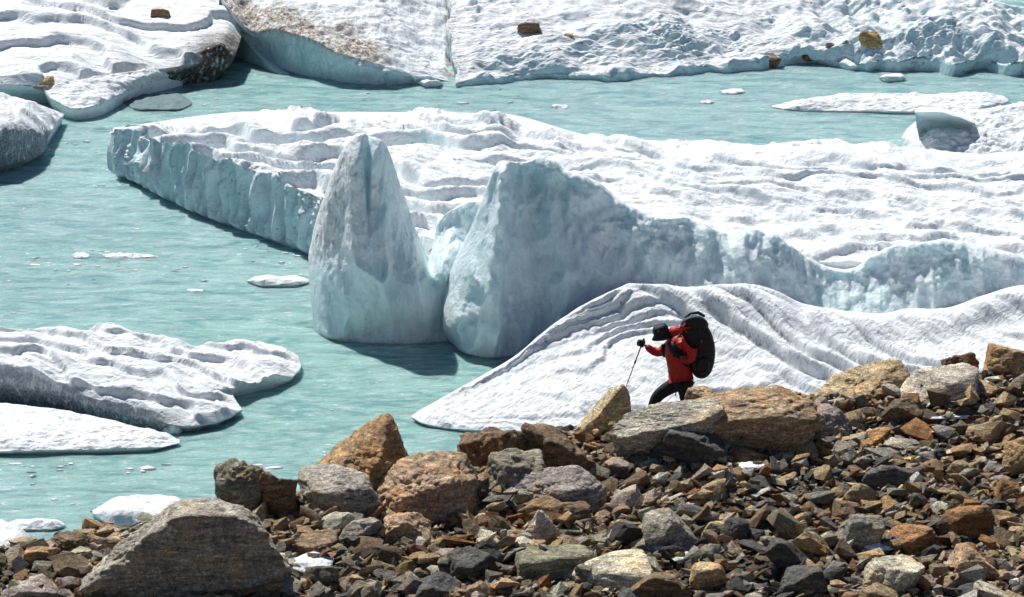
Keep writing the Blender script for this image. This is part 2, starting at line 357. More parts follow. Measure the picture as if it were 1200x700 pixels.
# ---- the large tabular iceberg: snow plateau, fluted side, upright spire and serrated wall
berg = empty('iceberg', (2.0, 112.0, 0.0), 'huge white tabular iceberg with a pointed spire and tall blue-green serrated wall facing the rocks', 'iceberg')
EX = 1420
def plateau_disp(A, N, U, V):
    top = sst(0.28, 0.36, V)
    w = F3(fbm, A, 0.16, 0.16, 0, 3, 3) * 1.6
    q = (A[..., 1] * 0.95 + A[..., 0] * 0.42) * 0.46 + w
    fr = q - np.floor(q); terr = (sst(0.0, 0.13, fr) * (1 - sst(0.2, 1.0, fr)))
    left = 1 - sst(-6, 3, A[..., 0])
    d = top * (terr * (0.20 + 0.42 * left) + F3(fbm, A, 0.35, 0.8, 0, 4, 8, R(-20)) * 0.17 + F3(ridged, A, 0.9, 2.6, 0, 4, 12, R(-20)) * 0.05)
    d += top * (1 - left) * F3(ridged, A, 0.16, 0.36, 0, 3, 44, R(-28), .42) * 0.22
    d = d - top * d[V > .45].mean() - top * .36 * (1 - sst(-2, 5, A[..., 0])) * sst(.4, .8, V)
    d = d + sst(.75, .92, V) * F3(fbm, A, .28, .15, 0, 3, 47) * .42
    cx, cy = A[..., 0] + w * .4, A[..., 1] + A[..., 0] * .42
    d += top * ((cells(cx * .55, cy * 1.1, 3) - .25) * .20 + (cells(cx * 1.3 + 4, cy * 2.6, 4) - .25) * .075)
    d *= 1 - sst(0.97, 1.0, V)
    s = (A[..., 0] * 0.62 - A[..., 1] * 0.78)
    g = np.stack([s * 1.35, V * 1.6, V * 0], -1).reshape(-1, 3)
    fl = ridged(g, 3, 31).reshape(A.shape[:2]); face = sst(0.0, 0.05, V) * (1 - sst(0.30, 0.40, V)) * left
    fl2 = noise3(np.stack([s * 5.5, V * 3, V * 0], -1).reshape(-1, 3), 7).reshape(A.shape[:2])
    fl = fl * sst(0, .02, U); fl2 = fl2 * sst(0, .02, U)
    out = np.zeros(A.shape); out[..., 0] = -0.75; out[..., 1] = -0.6; out[..., 2] = 0.15
    tops = sst(0.22, 0.30, V) * (1 - sst(0.30, 0.36, V)) * left
    return zup(d + tops * fl * 0.22) + vec(face * ((fl - .3) * 0.42 + fl2 * 0.10), out)
ice('snow_plateau', [
    ('z', [(123, 203, -.1), (160, 216, -.1), (200, 238, -.1), (250, 261, -.1), (290, 275, -.1), (362, 301, -.1), (430, 330, -.1), (520, 345, -.1), (700, 345, -.1), (1000, 345, -.1), (EX, 350, -.1)]),
    ('z', [(122, 180, .65), (160, 190, .75), (200, 208, .9), (250, 228, .9), (290, 240, .9), (362, 262, 1.1), (430, 290, 1.3), (520, 305, 1.3), (700, 305, 1.4), (1000, 320, 1.2), (EX, 330, 1.2)]),
    ('z', [(127, 158, 1.33), (160, 163, 1.38), (192, 172, 1.75), (222, 176, 2.08), (255, 190, 2.05), (290, 202, 2.03), (362, 228, 1.9), (430, 255, 1.9), (520, 285, 1.8), (700, 288, 1.9), (1000, 308, 1.6), (EX, 315, 1.6)]),
    ('z', [(129, 154, 1.4), (200, 163, 1.85), (290, 182, 2.0), (400, 205, 2.1), (520, 235, 2.1), (700, 240, 2.2), (1000, 262, 2.0), (EX, 275, 2.0)]),
    ('z', [(130, 151, 1.45), (200, 152, 1.95), (300, 152, 2.3), (400, 165, 2.3), (520, 175, 2.4), (700, 195, 2.3), (1000, 215, 2.1), (EX, 230, 2.0)]),
    ('z', [(131, 150, 1.48), (165, 148, 1.7), (195, 146, 1.9), (217, 143, 2.2), (232, 147, 2.1), (262, 141, 2.2), (300, 132, 2.4), (340, 130, 2.5), (365, 129, 2.5), (400, 139, 2.3), (465, 143, 2.2), (500, 134, 2.5), (545, 134, 2.6), (583, 133, 2.8), (612, 149, 2.4), (650, 158, 2.2), (682, 169, 1.9), (700, 163, 2.1), (755, 166, 2.0), (800, 173, 1.8), (830, 170, 2.0), (890, 178, 1.7), (925, 172, 1.9), (1000, 181, 1.7), (1025, 177, 1.9), (1100, 182, 1.8), (1200, 188, 1.7), (EX, 192, 1.7)]),
    ('z', [(133, 150, .4), (300, 131, .4), (583, 133, .4), (700, 160, .4), (1000, 175, .4), (EX, 186, .4)]),
], 760, 420, M['ice'], plateau_disp, parent=berg, vpos=[0, .16, .31, .42, .68, .94, 1], skirt=(0, 1, 1, 1),
    ice_f=lambda A, N, U, V: np.clip((1 - sst(0.28, 0.36, V)) * 0.30 * (1 - sst(-7, -3, A[..., 0])) + (1 - sst(0.45, 0.75, np.abs(N[..., 2]))) * 0.45 + 0.25 * sst(0.45, 0.8, F3(fbm, A, .3, .3, 0, 3, 77)), 0, 0.8))

def wall_disp(seed, amp=1.0, left=-99):
    def f(A, N, U, V):
        face = sst(0.0, 0.04, V) * (1 - sst(0.58, 0.70, V))
        run = F3(ridged, A, 1.1, 0.5, 0.22, 4, seed); big = F3(fbm, A, 0.32, 0.3, 0.28, 3, seed + 5)
        scal = F3(fbm, A, 1.5, 1.0, 1.1, 4, seed + 9)
        crest = sst(0.52, 0.58, V) * (1 - sst(0.60, 0.70, V))
        rough = F3(fbm, A, 2.6, 2.2, 2.0, 4, seed + 21); mask = sst(0.05, 0.35, F3(fbm, A, .35, .35, .5, 2, seed + 33))
        wx = A[..., 0] + A[..., 1] * .3 + big * .5; wz = A[..., 2] + scal * .25
        cup = cells(wx * .75, wz * .38 + 9, seed) * .75 + cells(wx * 1.7 + 5, wz * .9, seed + 1) * .32 + cells(wx * 4.2, wz * 2.0 + 3, seed + 2) * .09
        n = vec(sst(0, .03, U) * face * amp * (cup - .15 + run * 0.09 + big * 0.35 + scal * 0.06 + rough * mask * 0.15 + F3(fbm, A, 5, 4, 2.2, 3, seed + 40) * .03), np.array([0.1, -1.0, 0.1]))
        return n + zup(crest * (rough * 0.05 + scal * 0.06)) + zup(sst(0.66, 0.75, V) * (1 - sst(.97, 1, V)) * scal * 0.2)
    return f
def wall_ice(A, N, U, V):
    c = 1 - sst(0.57, 0.64, V); n = F3(fbm, A, .5, .5, .5, 4, 55)
    return np.clip(c * (0.95 - 0.35 * sst(0.25, 0.6, n)) , 0, 1)
# wall (right part of the front)
ice('ice_wall', [
    ('z', [(524, 402, -.25), (545, 418, -.25), (562, 424, -.25), (600, 426, -.25), (650, 424, -.25), (720, 418, -.25), (800, 410, -.25), (900, 405, -.25), (1000, 402, -.25), (1200, 400, -.25), (EX, 400, -.25)]),
    ('Y', [(519, 378, 106.3), (533, 384, 105.5), (560, 390, 105.05), (578, 388, 104.9), (586, 387, 105.0), (600, 385, 105.5), (650, 378, 106.0), (720, 372, 106.6), (800, 372, 107.0), (900, 375, 107.4), (1000, 380, 107.7), (1200, 375, 108.0), (EX, 375, 108)]),
    ('Y', [(525, 330, 106.8), (541, 325, 106.1), (560, 319, 105.6), (580, 314, 105.0), (587, 313, 105.1), (600, 312, 105.9), (640, 310, 106.6), (720, 315, 107.3), (800, 325, 107.6), (900, 335, 107.9), (1000, 352, 108.3), (1100, 345, 108.2), (1200, 345, 108.4), (EX, 350, 108.4)]),
    ('Y', [(537, 296, 107.2), (555, 276, 106.6), (572, 258, 106.1), (584, 248, 105.6), (590, 246, 105.75), (602, 245, 106.5), (640, 240, 107.2), (700, 255, 107.8), (760, 275, 108.0), (830, 290, 108.2), (900, 298, 108.4), (945, 318, 108.6), (990, 328, 108.8), (1050, 312, 108.7), (1120, 305, 108.6), (1200, 318, 108.8), (EX, 330, 108.8)]),
    ('Y', [(573, 234, 107.4), (576, 212, 107.0), (578, 198, 106.8), (584, 191, 106.7), (592, 190, 106.6), (602, 191, 107.1), (616, 191, 107.4), (632, 184, 107.7), (648, 187, 107.9), (660, 199, 108.0), (675, 202, 108.1), (700, 213, 108.3), (720, 231, 108.4), (740, 244, 108.5), (770, 253, 108.6), (800, 255, 108.6), (825, 262, 108.7), (850, 273, 108.8), (880, 268, 108.9), (905, 273, 108.9), (925, 286, 109), (945, 301, 109), (965, 311, 109), (990, 316, 109.1), (1003, 313, 109.1), (1020, 299, 109.1), (1040, 291, 109.1), (1070, 286, 109.1), (1110, 282, 109.1), (1140, 286, 109.2), (1170, 293, 109.3), (1200, 301, 109.4), (EX, 325, 109.4)]),
    ('Y', [(580, 232, 108.6), (590, 200, 108.6), (632, 193, 109.0), (660, 205, 109.2), (700, 220, 109.4), (770, 258, 109.8), (850, 277, 110), (945, 303, 110.3), (990, 317, 110.3), (1040, 293, 110.3), (1110, 284, 110.5), (1200, 301, 110.6), (EX, 325, 110.6)]),
    ('Y', [(590, 290, 112.5), (632, 288, 112.8), (700, 285, 113.0), (770, 285, 113.2), (850, 288, 113.2), (945, 298, 113.5), (1040, 290, 113.5), (1200, 296, 113.6), (EX, 318, 113.6)]),
], 620, 230, M['wall'], wall_disp(101), parent=berg, vpos=[0, .13, .33, .5, .62, .72, 1], skirt=(0, 0, 0, 0), cap=True, ice_f=wall_ice, knots=([.09], [[580], [579], [581], [586], [590], [598], [612]]))
# spire with its shoulder
ice('ice_spire', [
    ('z', [(369, 396, -.25), (385, 404, -.25), (410, 409, -.25), (440, 411, -.25), (480, 411, -.25), (510, 409, -.25), (545, 404, -.25), (580, 398, -.25)]),
    ('Y', [(364, 350, 108.3), (380, 350, 107.3), (410, 352, 106.5), (440, 352, 106.2), (480, 355, 106.3), (510, 355, 106.7), (545, 352, 107.2), (588, 350, 107.8)]),
    ('Y', [(361.5, 300, 109.0), (378, 290, 107.9), (400, 282, 107.1), (418, 280, 106.5), (426, 281, 106.45), (450, 288, 106.8), (475, 300, 107.1), (495, 314, 107.2), (507, 322, 107.2), (525, 305, 107.4), (550, 298, 107.8), (592, 290, 108.2)]),
    ('Y', [(364, 287, 109.4), (371, 258, 108.7), (382, 232, 108.1), (398, 208, 107.6), (418, 200, 106.9), (426, 205, 107.1), (431, 207, 107.35), (436, 207, 107.0), (450, 210, 107.1), (462, 228, 107.6), (475, 255, 107.9), (490, 283, 108.2), (503, 306, 108.4), (511, 285, 108.4), (526, 268, 108.3), (546, 260, 108.3), (594, 255, 108.6)]),
    ('Y', [(365, 284, 109.6), (370, 258, 109.1), (376, 240, 108.8), (388, 206, 108.5), (400, 177, 108.1), (407, 166, 107.9), (413, 160, 107.7), (426, 156, 107.4), (432, 160, 107.8), (437, 161, 107.5), (445, 164, 107.4), (453, 172, 107.7), (466, 207, 108.2), (478, 243, 108.5), (488, 272, 108.7), (496, 290, 108.8), (503, 300, 108.9), (508, 285, 108.8), (512, 264, 108.7), (526, 249, 108.6), (546, 238, 108.6), (565, 235, 108.6), (596, 228, 108.9)]),
    ('Y', [(367, 292, 110.6), (388, 222, 110.0), (400, 190, 109.6), (413, 168, 109.2), (426, 163, 109.0), (445, 171, 109.0), (466, 214, 109.2), (490, 283, 109.3), (503, 302, 109.4), (526, 254, 109.5), (565, 240, 109.6), (596, 235, 109.7)]),
    ('Y', [(372, 330, 112.0), (400, 310, 112.5), (447, 300, 112.5), (505, 300, 112.5), (560, 290, 112.8), (596, 290, 113)]),
], 300, 230, M['wall'], wall_disp(151, 0.75), parent=berg, vpos=[0, .14, .34, .5, .62, .72, 1], skirt=(0, 0, 0, 0), cap=True, knots=([.30, .62], [[430, 507], [428, 507], [422, 507], [422, 506], [427, 503], [429, 504], [440, 505]]),
    ice_f=lambda A, N, U, V: np.clip(wall_ice(A, N, U, V) - 0.95 * (1 - sst(0.24, 0.34, U + 0.25 * F3(fbm, A, 1, 1, .6, 3, 5))) * sst(0.2, 0.36, V), 0, 1),
    dirt_shade_f=lambda A, N, U, V: 0.75 * (1 - sst(0.20, 0.34, U)) * sst(0.22, 0.4, V))

# ---- snow-covered ice mound just behind the rocks
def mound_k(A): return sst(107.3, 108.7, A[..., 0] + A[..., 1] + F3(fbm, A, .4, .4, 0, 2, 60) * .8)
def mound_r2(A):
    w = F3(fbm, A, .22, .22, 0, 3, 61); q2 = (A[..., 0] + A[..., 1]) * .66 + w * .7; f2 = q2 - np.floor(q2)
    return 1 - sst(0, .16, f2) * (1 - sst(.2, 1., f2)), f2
def mound_disp(A, N, U, V):
    a = edge_fade(U, V, 0.04) * (1 - .75 * sst(.82, .9, V)); w = F3(fbm, A, .25, .25, 0, 3, 61); w2 = F3(fbm, A, .5, .5, 0, 2, 64)
    q1 = V * 8.5 + w * 2.4; f1 = q1 - np.floor(q1); r1 = sst(0, .22, f1) * (1 - sst(.25, 1, f1)); q3 = V * 21 + w * 4.0 + w2; r3 = np.abs(q3 - np.floor(q3) - 0.5) * 2
    r2, f2 = mound_r2(A); k = mound_k(A); far = sst(111.5, 115, A[..., 0] + A[..., 1])
    amp2 = (0.44 - .30 * far) * (.6 + .4 * sst(-.3, .3, w2))
    d = (1 - k) * sst(.04, .30, U) * ((r1 - .5) * 0.15 * (.5 + .5 * sst(-.4, .3, w2)) + (r3 - .5) * .04 * sst(-.2, .3, w)) - k * (r2 - .5) * amp2
    d += F3(fbm, A, .35, .35, 0, 2, 66) * 0.08 + F3(ridged, A, .7, 3.0, 0, 4, 69, R(-45)) * (.03 + .02 * k) + F3(fbm, A, 1.0, 3.4, 0, 3, 70, R(-45)) * 0.05
    return zup(d * a)
ice('ice_mound', [
    ('z', [(482, 489, .12), (500, 497, .1), (530, 502, .1), (570, 505, .1), (620, 506, .1), (700, 512, .1), (850, 520, .1), (1000, 520, .1), (1200, 520, .1), (EX, 520, .1)]),
    ('z', [(484, 486, .16), (510, 487, .25), (560, 485, .32), (620, 472, .5), (700, 458, .75), (800, 455, .8), (900, 458, .8), (1000, 462, .7), (1200, 450, .8), (EX, 445, .8)]),
    ('z', [(487, 484, .2), (520, 470, .38), (580, 445, .65), (650, 405, 1.2), (720, 378, 1.65), (800, 375, 1.8), (880, 385, 1.65), (950, 402, 1.3), (1040, 408, 1.1), (1120, 398, 1.2), (1200, 380, 1.45), (EX, 375, 1.55)]),
    ('z', [(489, 482, .22), (530, 462, .45), (565, 444, .7), (600, 421, 1.0), (640, 387, 1.55), (680, 360, 2.0), (700, 349, 2.2), (720, 340, 2.38), (745, 334, 2.48), (775, 335, 2.46), (800, 339, 2.4), (830, 337, 2.42), (860, 335, 2.42), (885, 337, 2.35), (910, 344, 2.2), (945, 360, 1.85), (1000, 368, 1.65), (1035, 370, 1.6), (1060, 364, 1.65), (1105, 365, 1.65), (1150, 349, 1.95), (1200, 336, 2.15), (EX, 330, 2.25)]),
    ('z', [(492, 481, .1), (600, 420, .1), (680, 372, .1), (745, 352, .1), (870, 352, .1), (1035, 372, .1), (1200, 345, .1), (EX, 335, .1)]),
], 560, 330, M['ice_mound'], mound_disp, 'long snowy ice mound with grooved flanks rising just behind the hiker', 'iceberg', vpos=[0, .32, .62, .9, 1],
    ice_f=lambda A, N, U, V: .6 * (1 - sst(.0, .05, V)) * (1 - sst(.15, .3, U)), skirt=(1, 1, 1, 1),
    dirt_shade_f=lambda A, N, U, V: np.clip(1.0 * mound_k(A) * (1 - .75 * sst(111, 115, A[..., 0] + A[..., 1])) * sst(.45, .8, mound_r2(A)[0]) * (mound_r2(A)[1] < .5 ) * 1.0 * sst(-.45, .1, F3(fbm, A, .5, .25, 0, 3, 88)) + .35 * (1 - mound_k(A)) * sst(.1, .5, F3(fbm, A, .8, 2.2, 0, 3, 89, R(45))), 0, 1))  # shade painted on steep groove sides, softer grey bands on the left

# ---- floes at the left
def floe_disp(seed, amp=.12, fine=.035, sx=.9, sy=1.3, rot=0.0, ew=.05):
    return lambda A, N, U, V: zup(edge_fade(U, V, ew) * (F3(fbm, A, sx, sy, 0, 4, seed, rot) * amp + F3(ridged, A, sx * 2.2, sy * 3.2, 0, 3, seed + 3, rot) * fine)
                                  + (1 - edge_fade(U, V, ew)) * F3(fbm, A, 2.5, 2.5, 0, 2, seed + 8) * 0.03)
def floeC(A, N, U, V):
    w = F3(fbm, A, .4, .4, 0, 3, 201)
    q = (A[..., 1] * .9 + A[..., 0] * .35) * .75 + w * .8; f = q - np.floor(q)
    st = sst(0, .12, f) * (1 - sst(.2, 1, f))
    return zup(edge_fade(U, V, .04) * (st * .20 + F3(fbm, A, .5, .8, 0, 3, 204) * .12 + cells(A[..., 0] * .8, A[..., 1] * 1.5, 10) * .13 + F3(ridged, A, .8, 3.4, 0, 3, 206, R(-28)) * .04))
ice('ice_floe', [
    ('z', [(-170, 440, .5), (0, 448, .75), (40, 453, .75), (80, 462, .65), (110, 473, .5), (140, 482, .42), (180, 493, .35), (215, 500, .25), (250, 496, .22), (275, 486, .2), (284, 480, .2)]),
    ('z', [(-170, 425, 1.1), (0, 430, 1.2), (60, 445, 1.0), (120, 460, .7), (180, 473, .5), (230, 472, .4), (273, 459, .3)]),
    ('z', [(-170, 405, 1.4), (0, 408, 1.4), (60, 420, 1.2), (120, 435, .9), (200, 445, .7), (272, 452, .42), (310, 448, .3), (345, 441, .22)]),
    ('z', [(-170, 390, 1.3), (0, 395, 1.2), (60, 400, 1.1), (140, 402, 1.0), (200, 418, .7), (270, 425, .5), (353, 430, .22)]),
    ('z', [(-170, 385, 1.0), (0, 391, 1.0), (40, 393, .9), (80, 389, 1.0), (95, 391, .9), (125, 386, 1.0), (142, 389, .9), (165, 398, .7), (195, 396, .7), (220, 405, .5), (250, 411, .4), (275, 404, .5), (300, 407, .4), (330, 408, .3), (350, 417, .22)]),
], 330, 210, M['floe'], floeC, 'broad white ice floe at the left, stepped back, shaded edge overhanging the flatter floe', 'ice floe', 'ice floes off the left shore', ice_f=lambda A, N, U, V: .3 * steep_ice(.7, .3)(A, N, U, V), skirt_ice=.45, skirt_dirt_shade={'near': (-1, -.5)}, dirt_shade_f=lambda A, N, U, V: .8 * (1 - sst(.06, .22, V + .1 * F3(fbm, A, .8, .8, 0, 3, 5))) * (1 - sst(.75, .95, U)), inset=.25)  # front face and near skirt carry a painted shadow band
ice('ice_floe', [
    ('z', [(-170, 530, .16), (0, 529, .16), (60, 528, .16), (140, 526, .15), (185, 524, .13), (210, 519, .1)]),
    ('z', [(-170, 505, .35), (0, 508, .35), (60, 508, .32), (130, 510, .27), (185, 514, .18), (211, 517, .1)]),
    ('z', [(-170, 465, .3), (0, 472, .3), (60, 479, .3), (110, 488, .27), (160, 500, .2), (195, 509, .14), (209, 515, .1)]),
], 220, 80, M['ice'], floe_disp(220, .12, .03), 'flat low floe in front of the stepped one, with green waterline edge', 'ice floe', 'ice floes off the left shore', inset=.2)
def chunk(pxc, pyc, w, h, hz, seed, label, cat='ice chunk', name='ice_chunk', group=None, mat=None, n=36, disp=.08):
    """low rounded piece of floating ice whose outline fills the given box"""
    rng = random.Random(seed); a, b = pxc - w / 2, pxc + w / 2; top, bot = pyc - h / 2, pyc + h / 2
    mid = [rng.uniform(.3, .7) for _ in range(4)]
    near = [(a, pyc + h * .15, hz * .25)] + [(a + w * x, bot - h * rng.uniform(0, .1), hz * .35) for x in (.25, .5, .75)] + [(b, pyc + h * .2, hz * .25)]
    midr = [(a - 1, pyc + h * .1, hz * .3)] + [(a + w * x, pyc - h * rng.uniform(-.1, .15), hz * rng.uniform(.7, 1.)) for x in (.25, .5, .75)] + [(b + 1, pyc + h * .1, hz * .3)]
    far = [(a, pyc, hz * .3)] + [(a + w * x, top + h * rng.uniform(0, .25), hz * rng.uniform(.6, 1)) for x in (.3, .55, .8)] + [(b, pyc, hz * .3)]
    return ice(name, [('z', near), ('z', midr), ('z', far)], n, max(10, n // 3), mat or M['ice'], floe_disp(seed, disp, disp * .3, 1.5, 2, 0, .12), label, cat, group, depth=.25, inset=.06)
chunk(203, 502, 27, 12, .2, 1, 'small rounded ice knob at the corner where the two left floes meet')
chunk(326, 328, 70, 14, .22, 2, 'small pointed white floe floating alone left of the ice spire', 'ice floe', 'ice_floe', 'ice floes off the left shore')
chunk(95, 299, 22, 6, .06, 3, 'thin sliver of ice awash in open water far left of the spire')
chunk(150, 300, 70, 5, .04, 4, 'long thin half-sunk streak of ice in open water left of the spire')
chunk(160, 598, 100, 38, .45, 5, 'smooth white floe poking up behind the big light-topped boulder', 'ice floe', 'ice_floe', 'ice floes off the left shore', n=60)
chunk(176, 592, 90, 30, .4, 55, 'white rounded ice hump beside the floe behind the big light-topped boulder', n=60)
chunk(40, 614, 72, 14, .2, 6, 'low flat white floe near the lower left corner', 'ice floe', 'ice_floe', 'ice floes off the left shore', n=50)
chunk(-5, 628, 80, 44, .5, 7, 'white floe cut by the left edge just above the brown rocks', 'ice floe', 'ice_floe', 'ice floes off the left shore', n=60)
chunk(1046, 90, 28, 9, .28, 8, 'small white block of ice floating by the far right shore')
chunk(858, 107, 30, 6, .1, 9, 'small flat ice fragment in the far channel right of centre')
chunk(505, 97, 28, 6, .25, 10, 'small rounded ice lump at the foot of the dark crevice')
chunk(828, 119, 16, 4, .06, 11, 'tiny ice fragment just below the flat fragment in the far channel')
chunk(656, 125, 20, 4, .05, 12, 'tiny low ice fragment in the middle of the far channel')

# ---- left edge block
ice('ice_block', [
    ('z', [(-120, 205, .35), (-20, 198, .35), (0, 194, .35), (25, 188, .35), (45, 181, .3), (56, 174, .3)]),
    ('z', [(-120, 165, 1.6), (-20, 160, 1.6), (0, 158, 1.6), (25, 156, 1.4), (45, 157, 1.05), (57, 160, .6)]),
    ('z', [(-120, 130, 1.8), (-20, 130, 1.8), (0, 133, 1.75), (25, 137, 1.45), (50, 142, 1.0), (68, 143, .5)]),
    ('z', [(-120, 104, 1.0), (-20, 106, 1.0), (0, 110, .9), (30, 117, .8), (55, 126, .6), (76, 134, .35)]),
], 130, 90, M['floe'], floe_disp(240, .35, .05, .7, 1), 'pitted grey ice block at the left edge of the picture, rounded nose to the water', 'ice block', ice_f=lambda A, N, U, V: .3 * (1 - sst(.2, .4, V)), dirt_shade_f=lambda A, N, U, V: .95 * (1 - sst(.35, .6, V)) + .5 * sst(.1, .5, F3(fbm, A, 1, 1, 0, 3, 6)), skirt_dirt_shade={'near': (-1, -.5)}, inset=.3)  # front face darkened with painted shade, over patchy dirt
# ---- far left shelf and its tongue
def shelf(A, N, U, V):
    w = F3(fbm, A, .2, .2, 0, 3, 251); q = (A[..., 1] * .8 + A[..., 0] * .28) * .38 + w * .9; f = q - np.floor(q)
    return zup(edge_fade(U, V, .04) * (sst(0, .1, f) * (1 - sst(.15, 1, f)) * .32 + F3(fbm, A, .3, .55, 0, 3, 255) * .20 + F3(ridged, A, .9, 2.6, 0, 4, 258, R(-20)) * .03 + cells(A[..., 0] * .7, A[..., 1] * 1.3, 9) * .12))
ice('ice_shelf', [
    ('z', [(-150, 98, .9), (0, 100, .9), (60, 101, .85), (110, 93, .8), (160, 84, .85), (205, 79, .95), (230, 73, 1.0), (262, 68, 1.05), (276, 66, 1.0)]),
    ('z', [(-150, 70, 1.3), (0, 72, 1.3), (60, 74, 1.25), (140, 62, 1.25), (205, 52, 1.3), (262, 42, 1.4), (284, 40, 1.2)]),
    ('z', [(-150, 20, 2.0), (0, 22, 2.0), (90, 22, 1.9), (180, 16, 1.9), (262, 5, 1.9), (286, 0, 1.8)]),
    ('z', [(-150, -80, 3.0), (0, -80, 3.0), (120, -75, 2.8), (262, -75, 2.8), (290, -75, 2.5)]),
], 380, 260, M['shelf'], shelf, 'wide white ice shelf in the far left with a dark undercut edge', 'ice shelf', inset=.7, skirt_ice=.8, skirt_dirt_shade={'right': (-1, -.5), 'near': (.66, .74)},  # near skirt: debris dirt plus painted cave shade
    ice_f=lambda A, N, U, V: .3 * sst(.3, .6, F3(fbm, A, .3, .3, 0, 2, 7)), dirt_shade_f=lambda A, N, U, V: sst(.80, .97, U + .04 * F3(fbm, A, 1, 1, 0, 3, 2)) * (1 - sst(.25, .45, V)) * .9 + .25 * (1 - sst(.0, .12, V)) * sst(.5, .7, U))
ice('ice_slab', [
    ('z', [(72, 122, .55), (85, 127, .5), (100, 126, .5), (118, 122, .5), (135, 113, .5), (155, 105, .5), (180, 95, .5), (203, 89, .5), (217, 86, .45)]),
    ('z', [(58, 113, .6), (90, 108, .75), (140, 98, .8), (180, 89, .75), (218, 84, .55)]),
    ('z', [(50, 102, .8), (90, 94, .95), (140, 86, 1.0), (180, 80, .95), (210, 79, .7)]),
], 170, 60, M['ice_far'], floe_disp(270, .18, .04), 'tilted snowy ice slab reaching from the far left shelf toward the water', 'ice slab', inset=.25, skirt_ice=.4, dirt_shade_f=lambda A, N, U, V: .35 * sst(.3, .6, U) * (1 - sst(.3, .7, V)))
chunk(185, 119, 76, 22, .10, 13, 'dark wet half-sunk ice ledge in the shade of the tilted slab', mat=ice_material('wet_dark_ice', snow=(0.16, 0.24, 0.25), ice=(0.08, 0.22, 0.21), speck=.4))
# ---- big tilted block with dirty crest
def tilt_disp(A, N, U, V):
    cup = cells(A[..., 0] * .6 + A[..., 1] * .4, A[..., 2] * .5 + V * 2, 77)
    f = (1 - sst(.28, .36, V)) * sst(0, .1, V); top = sst(.30, .42, V)
    sc = F3(ridged, A, .8, .3, .35, 3, 281); sh = np.zeros(A.shape); sh[..., 0] = sst(.97, 1, U) * F3(fbm, A, 0, .5, 0, 4, 314) * .5
    return sh + vec(f * (sc * -.16 + cup * .7), np.array([0, -1, .1])) + zup(edge_fade(U, V, .03) * top * (F3(fbm, A, .4, .7, 0, 3, 283) * .22 + cells(A[..., 0] * .9, A[..., 1] * 1.3, 8) * .22 + F3(ridged, A, 1.3, 2.4, 0, 4, 285, R(30)) * .07))
ice('ice_block', [
    ('z', [(318, 92, -.3), (345, 101, -.3), (378, 106, -.3), (400, 109, -.3), (440, 109, -.3), (490, 103, -.3), (531, 100, -.3)]),
    ('Y', [(256, 2, 149), (268, 23, 148), (287, 43, 147.2), (312, 64, 146.4), (336, 83, 145.2), (377, 96, 143.7), (400, 100, 143.1), (440, 102, 142.7), (490, 99, 143), (531, 97, 143.6)]),
    ('Y', [(257, -4, 148.6), (268, 10, 147.4), (285, 30, 146.4), (297, 38, 146), (333, 38, 145.0), (367, 49, 143.7), (390, 61, 142.8), (420, 70, 142.4), (450, 78, 142.3), (490, 90, 142.8), (532, 95, 143.6)]),
    ('Y', [(262, -15, 150), (290, 10, 148.5), (333, 20, 147.0), (367, 32, 145.8), (400, 45, 145), (450, 60, 144.5), (490, 75, 144.8), (530, 85, 145.3)]),
    ('Y', [(300, -90, 158), (360, -80, 157), (420, -70, 156), (527, -70, 156.5)]),
], 330, 220, M['dirty'], tilt_disp, 'large tilted ice block with brown dirty crest overhanging shaded green water', 'ice block', vpos=[0, .12, .34, .48, 1], skirt=(0, 1, 1, 1), skirt_ice=.9, skirt_dirt_shade=('right',),
    ice_f=lambda A, N, U, V: .95 * (1 - sst(.31, .37, V)), inset=.02,
    dirt_shade_f=lambda A, N, U, V: sst(.28, .36, V) * (1 - sst(.46, .60, V + .14 * F3(fbm, A, .8, .8, .8, 3, 9))) * 1.0 * (1 - sst(.62, .8, U)) + .9 * sst(.965, .99, U + .012 * F3(fbm, A, 1, 1, 1, 3, 4)) + .12 * (1 - sst(0, .3, V)))
# ---- far right snow hill
def hill(A, N, U, V):
    X = A[..., 0]; a = edge_fade(U, V, .03); r = sst(9, 15, X)
    lum = F3(ridged, A, .38, .55, 0, 3, 301); rr = F3(ridged, A, 1.2, 2.6, 0, 4, 303, R(15))
    m = sst(.0, .4, F3(fbm, A, .22, .3, 0, 2, 309))
    sh = np.zeros(A.shape); near = 1 - sst(.0, .12, V); sh[..., 1] = near * F3(fbm, A, .35, 0, 0, 4, 311) * 1.3; sh[..., 0] = (1 - sst(0, .02, U)) * F3(fbm, A, 0, .5, 0, 4, 312) * .5
    return sh + zup(near * np.abs(F3(fbm, A, .8, .5, 0, 3, 313)) * .35) + zup(a * (F3(fbm, A, .30, .45, 0, 4, 305) * .42 + cells(X * .6 + F3(fbm, A, .5, .5, 0, 2, 7) * .5, A[..., 1] * .75, 5) * (.15 + .3 * r) + cells(X * 1.5, A[..., 1] * 1.9, 6) * .09 - lum * (.07 + .26 * r) + rr * .09 * (.5 + m)))
